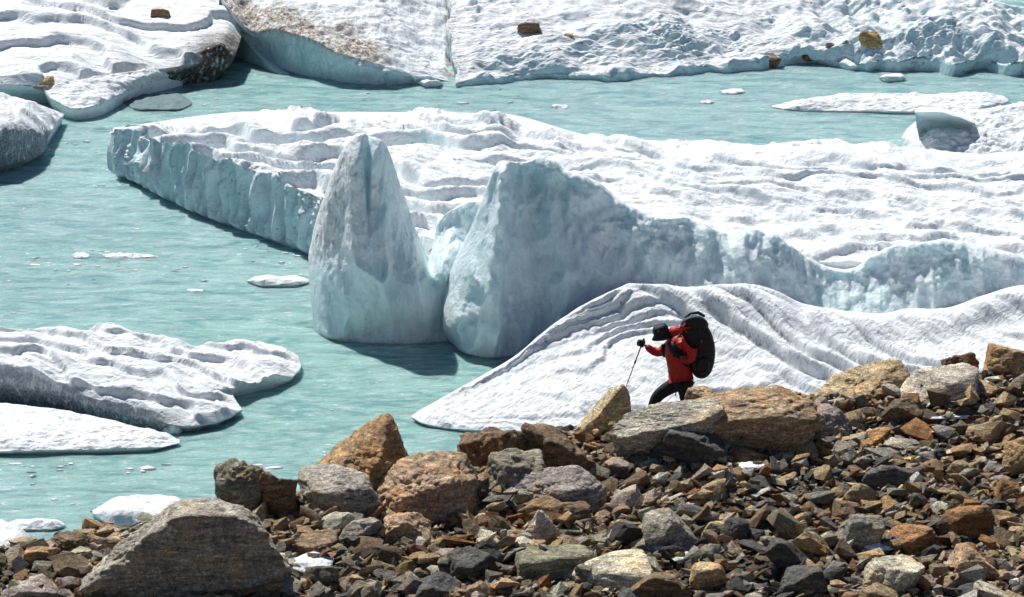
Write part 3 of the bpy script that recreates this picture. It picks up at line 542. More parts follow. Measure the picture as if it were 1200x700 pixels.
ice('snow_hill', [
    ('z', [(537, 100, .1), (560, 95, .12), (620, 92, .1), (700, 89, .15), (760, 87, .12), (800, 84, .15), (850, 79, .2), (880, 75, .2), (940, 73, .12), (1000, 74, .2), (1030, 73, .4), (1060, 73, .45), (1100, 75, .3), (1120, 74, .5), (1150, 76, .3), (1200, 74, .5), (EX, 75, .4)]),
    ('z', [(533, 70, .75), (600, 66, .8), (700, 62, .8), (800, 58, .75), (880, 58, .6), (1000, 54, .85), (1100, 48, 1.15), (1200, 48, 1.15), (EX, 50, 1.0)]),
    ('z', [(530, 40, 1.35), (600, 38, 1.4), (700, 34, 1.5), (800, 32, 1.4), (900, 33, 1.1), (1000, 32, 1.2), (1100, 28, 1.55), (1200, 28, 1.5), (EX, 28, 1.4)]),
    ('z', [(527, -30, 2.6), (600, -40, 2.9), (700, -40, 2.9), (800, -30, 2.4), (880, -8, 1.8), (1000, -14, 1.9), (1100, -12, 1.9), (1135, -6, 1.8), (1165, 1, 1.7), (1200, 8, 1.5), (EX, 18, 1.4)]),
], 560, 240, M['hill'], hill, 'long rumpled snow hill along the far shore right of the dark crevice', 'snow hill', inset=.1, skirt_dirt_shade=('left',),
    ice_f=lambda A, N, U, V: np.clip(.9 * (1 - sst(.55, .8, np.abs(N[..., 2]))), 0, 1), dirt_shade_f=lambda A, N, U, V: .95 * (1 - sst(.003, .016, U + .006 * F3(fbm, A, 1, 1, 1, 3, 4))) + .45 * sst(.15, .5, F3(fbm, A, .35, .5, 0, 4, 71)) + .5 * (1 - sst(0, .06, V)) * sst(.38, .45, U) * (1 - sst(.5, .6, U)))
# ---- right-hand middle floe and hummock
ice('ice_floe', [
    ('z', [(906, 126, .03), (940, 129, .08), (1000, 130, .1), (1060, 131, .12), (1095, 131, .15), (1130, 130, .3), (1160, 125, .38), (1183, 119, .3)]),
    ('z', [(905, 124, .04), (950, 119, .3), (1000, 117, .35), (1060, 117, .35), (1110, 116, .45), (1150, 114, .55), (1182, 116, .35)]),
    ('z', [(908, 123, .04), (950, 115, .25), (1000, 110, .35), (1060, 110, .3), (1110, 111, .35), (1150, 110, .45), (1175, 112, .3)]),
], 200, 50, M['ice_far'], floe_disp(320, .12, .03), 'long thin white floe lying in the channel at the right', 'ice floe', ice_f=lambda A, N, U, V: .0 * U, dirt_shade_f=lambda A, N, U, V: .3 * (1 - sst(.1, .3, V)), skirt_ice=.6)
ice('ice_hummock', [
    ('z', [(1057, 172, .3), (1070, 178, .4), (1100, 181, .6), (1200, 186, .6), (1330, 190, .6)]),
    ('z', [(1057, 162, .6), (1075, 160, .9), (1100, 164, .9), (1150, 160, 1.0), (1200, 158, 1.1), (1330, 160, 1.1)]),
    ('z', [(1064, 150, .8), (1080, 146, 1.0), (1120, 146, 1.1), (1160, 138, 1.3), (1200, 132, 1.4), (1330, 135, 1.4)]),
    ('z', [(1078, 138, .7), (1110, 134, .9), (1150, 128, 1.1), (1200, 122, 1.1), (1330, 122, 1.1)]),
], 190, 100, M['ice_far'], floe_disp(330, .28, .08, .8, 1.2), 'rough snowy hummock at the right edge, behind the big iceberg', 'iceberg', dirt_shade_f=lambda A, N, U, V: .55 * sst(.45, .7, U) * sst(.1, .5, F3(fbm, A, .8, .8, 0, 3, 8)))
ice('ice_block', [
    ('Y', [(1087, 163, 130.5), (1100, 165, 129.9), (1120, 164, 129.9), (1133, 161, 130.5)]),
    ('Y', [(1079, 146, 130.2), (1095, 148, 130.4), (1118, 149, 130.4), (1138, 150, 130.1)]),
    ('Y', [(1072, 132, 129.5), (1090, 131, 129.1), (1115, 135, 129.1), (1142, 144, 129.5)]),
    ('Y', [(1074, 127, 130.9), (1090, 126, 131.2), (1112, 129, 131.5), (1140, 139, 131.2)]),
    ('Y', [(1080, 128, 132.9), (1092, 132, 133.2), (1112, 134, 133.2), (1134, 139, 132.9)]),
], 80, 70, M['ice_far'], lambda A, N, U, V: zup(.03 * F3(fbm, A, 2, 2, 2, 3, 5)) + vec(.16 * np.sin(U * np.pi) * np.sin(np.clip(V / .45, 0, 1) * np.pi), np.array([0, 1, 0])), 'smooth dark blue-grey flared ice block perched on the right-hand hummock', 'ice block', vpos=[0, .25, .5, .7, 1],
    ice_f=lambda A, N, U, V: .95 * (1 - sst(.47, .56, V)), skirt=(0, 1, 1, 1), inset=.62, skirt_ice=.95)
# glints of brash ice: far too many to count
rng = np.random.default_rng(5); Vb = []; Fb = []; nb_ = 0
def in_water(px, py):
    return not ((py < 98 and px > 250) or py < 75 or (px < 230 and py < 140) or (120 < px and py > 130 and py < 300 and px > 120 + max(0, py - 195) * 2.3 and py > 128) or (px > 360 and py > 130) and not (py > 425 and px < 560 and (py - 425) < (560 - px) * 1.0 + 30) or (px < 360 and 384 < py < 538) or py > 600)
cnt = 0
while cnt < 160:
    px = rng.uniform(-20, 1220); py = rng.choice([rng.uniform(95, 180), rng.uniform(150, 610), rng.normal(310, 14), rng.normal(545, 12)])
    if not in_water(px, py): continue
    c = atZ(px, py, 0.0); s = rng.uniform(.02, .07) * (1 + 1.6 * (rng.random() < .12)); n = rng.integers(5, 8)
    an = np.sort(rng.uniform(0, 2 * np.pi, n)); rr = rng.uniform(.6, 1.2, n) * s
    ring = np.c_[c[0] + np.cos(an) * rr * 2.6, c[1] + np.sin(an) * rr * 1.4, np.full(n, -.05)]
    top = np.c_[c[0] + np.cos(an) * rr * 2.1, c[1] + np.sin(an) * rr * 1.0, np.full(n, .012 + s * .12)]
    Vb += [ring, top, np.array([[c[0], c[1], 0.02 + s * .2]])]
    for i in range(n):
        j = (i + 1) % n; Fb += [(nb_ + i, nb_ + j, nb_ + n + j), (nb_ + i, nb_ + n + j, nb_ + n + i), (nb_ + n + i, nb_ + n + j, nb_ + 2 * n)]
    nb_ += 2 * n + 1; cnt += 1
me = np_mesh('brash_ice', np.concatenate(Vb), np.array(Fb), False)
tag(link('brash_ice', me, plain('brash_ice', (.8, .85, .87), .4)), 'tiny white flecks of brash ice scattered over the turquoise water', None, None, 'stuff')

# ------------------------------------------------------------------ moraine ground
RIDGE = [(-500, 700), (-200, 672), (0, 655), (80, 640), (150, 632), (250, 612), (350, 596), (450, 578), (550, 548), (620, 528), (700, 512), (800, 494), (900, 486), (1000, 474), (1100, 457), (1200, 447), (1400, 436), (1700, 430)]
Z0, Y0, TS = 13.1, 50.0, math.tan(R(9))
def on_plane(px, py):
    d = ray(px, py); s = (Z0 + TS * (0 - Y0) - CAM_H) / (d[2] - TS * d[1]); return np.array([0, 0, CAM_H]) + d * s
RP = np.array([on_plane(*p)[:2] for p in RIDGE])
def ground_z(X, Y, rough=True):
    X = np.asarray(X, float); Y = np.asarray(Y, float); yr = np.interp(X, RP[:, 0], RP[:, 1])
    z = Z0 + TS * (Y - Y0)
    d = Y - yr; drop = np.where(d > 0, -(np.sqrt(d * d + .5) - .7071) * 0.80, 0)
    near = np.maximum(0, 44 - Y) * 0.28           # the bank rises again toward the viewer's side
    z = z + drop + near
    if rough:
        p = np.stack([X.ravel(), Y.ravel(), X.ravel() * 0], -1)
        z = z + (fbm(p * .45, 3, 401) * .16 + fbm(p * 1.8, 3, 402) * .05).reshape(X.shape)
    return np.maximum(z, -2.0)
xs = np.unique(np.r_[-400, -150, -70, np.linspace(-30, 30, 260), 70, 150, 400]); ys = np.unique(np.r_[-60, 0, 25, np.linspace(42, 80, 200), 86, 95])
t = NT('gravelly_moraine_soil'); P = t.coords('Object'); a = t.noise(P, 6, 6, .7); b = t.noise(P, 26, 5, .7)
t.L(t.mix(1.0, t.ramp(a, [(.3, (.05, .042, .034)), (.5, (.12, .095, .07)), (.7, (.2, .16, .12))]), t.ramp(b, [(.3, .5), (.7, 1.5)]), 'MULTIPLY'), t.b.inputs['Base Color'])
t.b.inputs['Roughness'].default_value = .9; t.L(t.bump(b, .9, .08, t.bump(a, .8, .15)), t.b.inputs['Normal'])
ground = link('ground', grid_mesh('ground', xs, ys, lambda X, Y: ground_z(X, Y)), t.m); tag(ground, 'stony moraine bank above the lake', None, None, 'structure')
def on_ground(px, py):
    p = on_plane(px, py)
    for _ in range(12):                              # march onto the real surface
        d = ray(px, py); z = float(ground_z([p[0]], [p[1]])[0]); e = p[2] - z; s = p[1] / d[1] + e / (-(d[2]) + .16 * d[1]) * .7
        p = np.array([0, 0, CAM_H]) + d * s
    yr = np.interp(p[0], RP[:, 0], RP[:, 1])
    if not p[1] < yr + .35:                          # the line of sight clears the crest: stand on the crest itself
        q = np.array([0, 0, CAM_H]) + ray(px, py) * ((yr + .2) / ray(px, py)[1]); p = np.array([q[0], q[1], float(ground_z([q[0]], [q[1]])[0])])
    return p

# ------------------------------------------------------------------ rocks
def hull_planes(pts):
    pts = np.asarray(pts, float); n = len(pts); out = []
    for i in range(n):
        for j in range(i + 1, n):
            for k in range(j + 1, n):
                nn = np.cross(pts[j] - pts[i], pts[k] - pts[i]); l = np.linalg.norm(nn)
                if l < 1e-6: continue
                nn /= l; d = nn @ pts[i]
                if d < 0: nn, d = -nn, -d
                if d > 1e-3 and (pts @ nn <= d + 1e-6).all(): out.append((nn, d))
    return np.array([o[0] for o in out]), np.array([o[1] for o in out])
ICO = {}
def ico(sub):
    if sub not in ICO:
        bm = bmesh.new(); bmesh.ops.create_icosphere(bm, subdivisions=sub, radius=1)
        ICO[sub] = (np.array([v.co[:] for v in bm.verts]), np.array([[v.index for v in f.verts] for f in bm.faces])); bm.free()
    return ICO[sub]
def planes_random(rng, n, flat=1.0):
    nn = rng.normal(size=(n, 3)); nn /= np.linalg.norm(nn, axis=1, keepdims=True); d = rng.uniform(.62, 1.0, n)
    base = np.array([[0, 0, 1], [0, 0, -1], [1, 0, 0], [-1, 0, 0], [0, 1, 0], [0, -1, 0]], float) + rng.normal(size=(6, 3)) * .28
    base /= np.linalg.norm(base, axis=1, keepdims=True)
    return np.r_[nn, base], np.r_[d, rng.uniform(.72, .95, 6)]
def rock_geo(sub, planes, sharp=26, rough=.05, seed=0, strata=.03, scale=(1, 1, 1), frac=1.0):
    D, F = ico(sub); n, d = planes; dots = D @ n.T; q = np.where(dots > .02, dots / d, 1e-4)     # 1/r per plane
    m = q.max(1, keepdims=True); inv = (m[:, 0] + np.log(np.exp((q - m) * sharp).sum(1)) / sharp)
    V = D / inv[:, None]; V = V * np.array(scale)
    ext = V.max(0) - V.min(0); s = 2 / ext.max()
    Pn = V * s
    if rough:
        nz = fbm(Pn * 1.5 * frac + seed * 3.7, 5, 500 + seed, .55); rd = ridged(Pn * 2.6 * frac + seed, 4, 520 + seed)
        lay = noise3(np.c_[Pn[:, 0] * .8, Pn[:, 1] * .8, Pn[:, 2] * 9 * frac] + nz[:, None] * .8 + seed, 540)
        nr = V / np.linalg.norm(V, axis=1, keepdims=True)
        V = V + nr * ((nz * rough * 1.5 - np.maximum(rd - .4, 0) * rough * .9 + lay * strata * .6) / s)[:, None]
    return V, F

PAL = {'tan': (.60, .45, .27), 'grey': (.40, .37, .315), 'slate': (.125, .123, .118), 'rusty': (.40, .205, .08), 'brown': (.26, .18, .105),
       'pale': (.74, .66, .52), 'ochre': (.52, .34, .165), 'olive-grey': (.31, .28, .205), 'white': (.78, .77, .74), 'stone': (.56, .50, .40)}
ROCKS = []      # (obj, px, py, size px, colour, shape)
def set_color(o, col, rng, j=.14):
    c = np.array(PAL[col]) * rng.uniform(1 - j, 1 + j) * rng.uniform(.95, 1.05, 3); o.color = (*c, 1)
def boulder(box, col, label, planes=None, seed=1, sub=5, depth=.8, rough=.045, strata=.035, sharp=36, name='boulder', tilt=0.0, sink=.16, cat='boulder', frac=1.0, dy=0.0, scale=(1, 1, 1), base=None, group=None, zoff=0.0):
    """box (x0,y0,x1,y1) in photo pixels; the rock is scaled to that size where it stands on the ground"""
    rng = np.random.default_rng(seed + 1000)
    if planes is None: planes = planes_random(rng, 9)
    V, F = rock_geo(sub, planes, sharp, rough, seed, strata, scale, frac)
    a = R(tilt); V = V @ np.array([[math.cos(a), 0, -math.sin(a)], [0, 1, 0], [math.sin(a), 0, math.cos(a)]]).T
    x0, y0, x1, y1 = box; h = y1 - y0
    p = on_ground((x0 + x1) / 2, y1 - h * .18) if base is None else np.array(base, float)
    p[1] += dy; dist = math.hypot(p[1], CAM_H - p[2]); mpp = dist / FPX
    W = (x1 - x0) * mpp; Hh = h * mpp * .92 * (1 + sink); ext = V.max(0) - V.min(0); V = V - (V.max(0) + V.min(0)) / 2
    V = V * np.array([W, min(W, Hh * 1.6) * depth, Hh]) / ext
    # fit the size so that the rock spans the box as seen from the camera, then set it down
    V0 = V.copy(); fz = fx = 1.0; yb = y1 + h * sink
    if base is None: yb = max(yb, to_px((p[0], p[1], float(ground_z([p[0]], [p[1]])[0])))[1] + 5)
    Yc = p[1] + V[:, 1].max() * .5; c = atY((x0 + x1) / 2, (y0 + yb) / 2, Yc)
    for _ in range(6):
        V = V0 * np.array([fx, 1, fz]); qx, qy = to_px((V + c).T)
        fz = min(1.6, max(.3, fz * (1 + .9 * ((yb - y0) / (qy.max() - qy.min()) - 1)))); fx = fx * (x1 - x0) / (qx.max() - qx.min())
        c = c + np.array([((x0 + x1) / 2 - (qx.max() + qx.min()) / 2) * mpp, 0, (qy.min() - y0) * mpp * (1 if _ < 9 else 0)])
    c[2] += zoff
    me = np_mesh(name, V, F, True); o = link(name, me, M['boulder']); o.location = c; set_color(o, col, rng)
    tag(o, label, cat, group or 'boulders along the crest of the moraine'); return o
def HP(*pts): return hull_planes(pts)
B = boulder
B((66, 583, 344, 716), 'stone', 'largest boulder, lower left, with sunlit pale top and deeply shaded right face', sub=6, seed=3, rough=.04, strata=.0, sharp=38, sink=.05, depth=.46, frac=1.6, dy=-.3,
  planes=HP((.38, -.50, 1), (.68, -.45, .88), (.97, -.35, .1), (.88, -.25, -.7), (-.2, -.3, -1), (.02, -.52, .92), (.0, .5, .86), (-.05, -.60, .40), (-.45, -.62, -.08), (-.95, -.50, -.72), (-.75, -.30, -1), (-1, .3, -.8), (.3, .6, .9), (.6, .6, .8), (1, .6, -.8), (-.9, .8, -1), (-.9, -.4, -1)))
B((250, 537, 316, 606), 'olive-grey', 'dark rough rounded boulder standing behind the largest boulder', seed=4, rough=.07, sharp=12, frac=1.8)
B((300, 553, 350, 612), 'brown', 'crumbling brown rock between the dark rounded boulder and the grey swirled boulder', seed=5, rough=.10)
B((357, 484, 500, 590), 'ochre', 'tan pyramid-shaped boulder with a sharp peak against the water', seed=6, rough=.03, sharp=60, frac=1.5, sub=6, strata=.02,
  planes=HP((-1.15, -.1, -.35), (-.95, .5, -.3), (.44, .05, 1.04), (-.35, -.3, .22), (.86, -.35, .0), (1.1, .1, -.55), (.6, -.6, -.75), (-.8, -.7, -.8), (.9, .6, -.8), (.30, -.5, .3), (-.5, .5, .2)))
B((348, 543, 452, 612), 'grey', 'grey swirl-patterned boulder below the pyramid-shaped boulder', seed=7, rough=.06, sharp=14, frac=1.5)
B((428, 528, 566, 618), 'tan', 'big blocky tan boulder right of the grey swirled boulder', seed=8, sub=6, rough=.05, sharp=26, frac=1.4,
  planes=HP((-1.1, -.3, -.5), (-.7, .3, .45), (-.1, .3, .8), (.8, .4, .75), (1.0, -.2, .3), (.9, -.7, -.7), (-.3, -.8, -.7), (-.5, -.6, .1), (.4, -.55, .45), (1.1, .6, -.7), (-1, .7, -.7)))
B((535, 500, 625, 560), 'brown', 'dark brown knobbly boulder on the crest right of the big tan boulder', seed=9, rough=.10)
B((610, 495, 712, 560), 'brown', 'dark cracked boulder on the crest under the snow mound tip', seed=10, rough=.10, scale=(1, 1, .9))
B((560, 525, 640, 585), 'olive-grey', 'shadowy brown boulder wedged between tan boulder and layered grey block', seed=11, rough=.09)
B((580, 545, 712, 606), 'grey', 'layered blue-grey block in the middle of the bank', seed=12, sub=6, rough=.04, strata=.05, sharp=34, frac=1.3,
  planes=HP((-1.1, -.3, -.3), (-.85, .2, .4), (-.5, .4, .7), (.5, .5, .75), (.35, -.5, .45), (1.1, .2, .25), (1.0, -.2, -.5), (.3, -.7, -.6), (-.8, -.6, -.6), (1, .7, -.6), (-1, .8, -.6)))
B((664, 450, 742, 514), 'tan', 'pointed tan wedge of rock beside the tip of the trekking pole', seed=13, rough=.03, sharp=36,
  planes=HP((-1.1, -.2, -.7), (-.9, .3, -.7), (.75, 0, 1.0), (.95, .1, .75), (-.1, -.4, .1), (1.05, -.4, -.6), (.3, -.6, -.7), (1, .6, -.7), (.2, .5, .5)))
B((714, 468, 850, 524), 'stone', 'broken left block of the long crest slab, at the feet of the hiker', seed=14, sub=6, rough=.035, strata=.05, sharp=34, depth=.55, frac=1.5, dy=-.75,
  planes=HP((-1.1, -.3, .0), (-.8, .4, .5), (-.2, .6, .9), (.9, .6, 1.0), (1.05, -.2, .85), (.5, -.85, .55), (-.5, -.95, .15), (-.95, -.7, -.1), (-.7, -.45, -.9), (.7, -.45, -.9), (1, .7, -.9), (-1, .7, -.9)))
B((806, 451, 962, 512), 'tan', 'long flat-topped slab on the crest right of the hiker, front edge in shade', seed=54, sub=6, rough=.03, strata=.05, sharp=34, depth=.6, frac=1.5, dy=-.85,
  planes=HP((-1.1, -.3, .35), (-1.0, .5, .6), (-.1, .6, 1.0), (.5, .6, .95), (1.05, .3, .5), (1.0, -.5, .25), (.4, -.95, .5), (-.7, -.95, .3), (-.8, -.5, -.8), (.8, -.5, -.8), (1, .7, -.9), (-1, .7, -.9)))
B((796, 452, 846, 478), 'tan', 'small tan round-backed rock beside the hiker on the crest', seed=15, rough=.05, dy=.3)
B((757, 502, 852, 552), 'slate', 'dark slate-grey boulder just below the long crest slab', seed=16, rough=.05, frac=1.5)
B((932, 472, 1000, 520), 'grey', 'grey mottled boulder at the right end of the long crest slab', seed=17, rough=.07, sharp=16, frac=2)
B((940, 420, 1070, 476), 'tan', 'long tan tapering slab lying along the skyline crest right of centre', seed=18, rough=.035, sharp=30, frac=1.5, sub=6,
  planes=HP((-1.3, -.2, -.4), (-.5, .3, .2), (.5, .3, .62), (.9, .2, .68), (1.2, 0, .4), (1.1, -.5, -.3), (-.9, -.6, -.5), (.2, -.6, .1), (1.1, .6, -.5)))
B((1040, 425, 1148, 480), 'pale', 'wedge-shaped pale tan slab on the crest next to the tapering slab', seed=19, rough=.03, sharp=36,
  planes=HP((-1.2, -.3, -.5), (-.4, .2, .5), (.9, .3, .7), (1.2, 0, .6), (1.1, -.4, .1), (.5, -.7, -.6), (-.9, -.6, -.6), (1.1, .6, -.5), (.5, -.5, .35)))
B((1102, 413, 1148, 440), 'brown', 'thin black-brown jagged rock peeking over the crest', seed=20, rough=.07, dy=.4)
B((1150, 402, 1216, 450), 'ochre', 'square tan-orange block on the crest at the right edge', seed=21, rough=.04, sharp=30)
B((1136, 444, 1172, 468), 'tan', 'small rounded tan stone below the square block on the crest', seed=22, rough=.04)
B((1032, 466, 1082, 506), 'brown', 'dark brown angular block below the pale wedge slab', seed=23, rough=.04)
B((1174, 512, 1215, 566), 'ochre', 'tan angular block cut by the right edge halfway down the bank', seed=24, rough=.04)
B((752, 595, 818, 652), 'grey', 'upright pale-topped grey block with dark right side, centre of the scree', seed=25, rough=.035, sharp=32, cat='rock')
B((658, 643, 774, 700), 'pale', 'wide smooth pale tan boulder in the bottom middle', seed=26, rough=.04, sharp=16)
B((732, 670, 806, 712), 'brown', 'dark brown flat block beside the smooth pale boulder at the bottom', seed=27, rough=.04)
B((598, 638, 704, 682), 'olive-grey', 'long smooth greenish-grey slab above the smooth pale boulder', seed=28, rough=.03, scale=(1, 1, .7))
B((604, 597, 656, 642), 'pale', 'triangular pale block leaning among dark rocks, mid scree', seed=29, rough=.035, sharp=34,
  planes=HP((-1, -.3, -.8), (.1, 0, 1), (.35, .1, .9), (1.1, -.2, .1), (1, -.3, -.8), (-.2, -.5, -.2), (0, .7, -.7), (.1, -.6, -.8)))
B((600, 578, 694, 616), 'brown', 'long chocolate-brown rock below the layered grey block', seed=30, rough=.06)
B((844, 606, 878, 642), 'slate', 'round black slate cobble in the lower right scree', seed=31, rough=.03, sharp=10)
B((803, 658, 852, 698), 'tan', 'rounded tan cobble at the bottom right of centre', seed=32, rough=.04, sharp=10)
B((908, 662, 970, 706), 'slate', 'dark grey cracked lump at the bottom edge right of the tan cobble', seed=33, rough=.06)
B((896, 630, 952, 680), 'slate', 'thin dark slab tilted up steeply above the dark cracked lump', seed=34, rough=.03, tilt=-35, scale=(1.2, 1, .6), sharp=34)
B((1106, 636, 1172, 684), 'tan', 'layered tan boulder in the lower right corner area', seed=35, rough=.05)
B((1042, 614, 1104, 652), 'rusty', 'bright rust-orange rock in the lower right scree', seed=36, rough=.05)
B((1106, 592, 1170, 634), 'rusty', 'red-brown long angular rock right of the rust-orange rock', seed=37, rough=.04)
B((986, 602, 1038, 652), 'grey', 'grey triangular block with shaded right side left of the rust-orange rock', seed=38, rough=.04, sharp=34)
B((1010, 650, 1084, 704), 'pale', 'pale rounded boulder at the bottom below the rust-orange rock', seed=39, rough=.05)
B((1162, 560, 1212, 600), 'rusty', 'rusty block at the right edge under the tan angular block', seed=40, rough=.05)
B((100, 620, 156, 648), 'tan', 'smooth tan oval rock left of the largest boulder', seed=41, rough=.03, sharp=10)
B((60, 622, 106, 650), 'brown', 'dark brown flat rock on the crest at the far left', seed=42, rough=.05)
B((20, 640, 70, 672), 'ochre', 'orange-tan flat rock near the left edge below the white floe', seed=43, rough=.05)
B((-8, 672, 74, 712), 'grey', 'mottled grey slab filling the bottom left corner', seed=44, rough=.05)
B((850, 520, 900, 548), 'brown', 'brown humped rock below the middle of the long crest slab', seed=45, rough=.05)
B((1000, 500, 1044, 530), 'rusty', 'rusty hump-backed rock below the grey mottled boulder', seed=46, rough=.05)
B((1010, 545, 1075, 572), 'slate', 'low dark slate slab in the middle of the right-hand scree', seed=47, rough=.035, scale=(1, 1, .6), sharp=34)
B((448, 600, 520, 640), 'tan', 'tan split rock beneath the big blocky tan boulder', seed=48, rough=.06)
B((395, 606, 452, 640), 'grey', 'pale-edged grey slab below the grey swirled boulder', seed=49, rough=.04, scale=(1, 1, .6), sharp=34)
B((510, 640, 580, 690), 'slate', 'dark slate rock with white edge near the bottom left of centre', seed=50, rough=.06)
B((475, 670, 540, 712), 'slate', 'smooth black slab on the bottom edge left of centre', seed=51, rough=.03, scale=(1, 1, .6), sharp=30)
B((340, 620, 400, 655), 'brown', 'brown jagged rock just right of the largest boulder', seed=52, rough=.07)
NB = 51

# rocks stranded on the far ice
from mathutils.bvhtree import BVHTree
BV = [BVHTree.FromPolygons(V.tolist(), F.tolist()) for V, F in SURF if V[:, 1].mean() > 132]
def far_rock(box, col, seed, label, Yv):
    d = Vector(ray((box[0] + box[2]) / 2, box[3] - 2)).normalized(); hits = [h[0] for h in (b.ray_cast(Vector((0, 0, CAM_H)), d) for b in BV) if h[0] is not None]
    h = min(hits, key=lambda q: q.y) if hits else Vector((0, Yv, 1))
    o = boulder(box, col, label, seed=seed, sub=4, rough=.05, sink=.45, base=[h.x, h.y + .15, h.z], name='stranded_rock', cat='rock', group='brown rocks lying on the far ice'); return o
far_rock((1006, 36, 1035, 58), 'ochre', 61, 'large orange-brown block on the far snow hill at the right', 146.5)
far_rock((883, 61, 916, 77), 'brown', 62, 'brown rock at the waterline of the far snow hill', 145.2)
far_rock((939, 59, 962, 68), 'brown', 63, 'low dark rock right of the waterline rock on the far shore', 146.0)
far_rock((606, 26, 634, 42), 'brown', 64, 'dark brown rock on the far snow right of the crevice', 149.0)
far_rock((659, 39, 673, 47), 'ochre', 65, 'small orange rock just right of the dark brown one on far snow', 148.5)
far_rock((37, 89, 68, 102), 'ochre', 66, 'tan oblong rock on the edge of the far left ice shelf', 140.3)
far_rock((176, 10, 201, 22), 'brown', 67, 'brown rock sitting high on the far left ice shelf', 152.5)
far_rock((967, 50, 979, 58), 'grey', 68, 'grey rock beside the orange-brown block, first on its left', 146.6)
far_rock((984, 47, 998, 57), 'grey', 69, 'second grey rock touching the left of the orange-brown block', 147.0)

# ---- the largest of the other rocks, one object each, and the rest as one mesh
rng = np.random.default_rng(77)
protos = []
def proto_rock(seed, flat, sub=3, sharp=40, rough=.035):
    r = np.random.default_rng(seed); V, F = rock_geo(sub, planes_random(r, 8), sharp, rough, seed, .03, (1.15, .9, flat))
    V -= (V.max(0) + V.min(0)) / 2; V /= (V.max(0) - V.min(0)).max() / 2; return V, F
def hull_rock(seed, dims, n=15, bev=.05):
    r = np.random.default_rng(seed); bm = bmesh.new(); q = r.uniform(-1, 1, (n, 3)); q /= (np.abs(q)**3.5).sum(1, keepdims=True)**(1 / 3.5); q *= r.uniform(.82, 1, (n, 1)) * np.array(dims)
    for v in q: bm.verts.new(v)
    res = bmesh.ops.convex_hull(bm, input=bm.verts); bmesh.ops.delete(bm, geom=[g for g in res['geom_interior'] if isinstance(g, bmesh.types.BMVert)], context='VERTS')
    bmesh.ops.dissolve_limit(bm, angle_limit=R(14), verts=bm.verts, edges=bm.edges)
    if bev: bmesh.ops.bevel(bm, geom=list(bm.edges), offset=bev * min(dims), segments=1, affect='EDGES', clamp_overlap=True)
    bmesh.ops.triangulate(bm, faces=bm.faces); bm.verts.index_update()
    out = (np.array([v.co[:] for v in bm.verts]), np.array([[v.index for v in f.verts] for f in bm.faces])); bm.free(); return out
for k in range(34):
    fl, shape = [(.34, 'flat'), (.5, 'slabby'), (.62, 'angular'), (.8, 'blocky')][k % 4]
    if k % 4 == 3 or k % 5 == 0: V, F = proto_rock(700 + k, fl, 3, 60, .03); sm = k % 2 == 0
    else: V, F = hull_rock(740 + k, (1.2, .85, fl)); sm = False
    V = V - (V.max(0) + V.min(0)) / 2; V = V / ((V.max(0) - V.min(0)).max() / 2)
    protos.append((np_mesh('rock', V, F, sm), shape))
for m_, _ in protos: m_.materials.append(M['rock'])
names = ['tan', 'grey', 'slate', 'rusty', 'brown', 'pale', 'ochre', 'olive-grey']
prob = np.array([.24, .17, .10, .06, .15, .11, .09, .08]); prob /= prob.sum()
LAND = [((210, 650), 'the largest boulder'), ((402, 578), 'the grey swirled boulder'), ((497, 575), 'the big tan boulder'), ((646, 575), 'the layered grey block'), ((804, 528), 'the slate boulder'),
        ((965, 496), 'the mottled crest boulder'), ((785, 624), 'the pale-topped upright block'), ((716, 672), 'the smooth pale boulder'), ((861, 624), 'the round slate cobble'), ((1072, 634), 'the rust-orange rock'),
        ((1056, 486), 'the dark angular block'), ((1194, 540), 'the right-edge tan block'), ((545, 665), 'the white-edged slate rock'), ((924, 655), 'the tilted dark slab'), ((42, 656), 'the orange-tan flat rock'),
        ((1042, 558), 'the low slate slab'), ((630, 620), 'the triangular pale block'), ((424, 623), 'the pale-edged slab'), ((1012, 628), 'the grey triangular block'), ((1139, 660), 'the layered tan boulder')]
placed = []
for o in bpy.data.objects:
    if o.name.startswith('boulder'):
        q = to_px(o.location); placed.append((q[0], q[1], max(o.dimensions.x, .01) * 70 * .42))
cands = []
tries = 0
while len(cands) < 248 and tries < 60000:
    tries += 1
    s = 34 * math.exp(-len(cands) / 100) * rng.uniform(.8, 1.2) + 14       # width in px, largest first
    px = rng.uniform(-25, 1225); ry = np.interp(px, [r[0] for r in RIDGE], [r[1] for r in RIDGE]); py = rng.uniform(ry - 2, 722)
    if any((px - a)**2 + ((py - b) * 1.7)**2 < (c * .85 + s * .34)**2 for a, b, c in placed): continue
    placed.append((px, py, s * .42)); cands.append((px, py, s))
used = {}
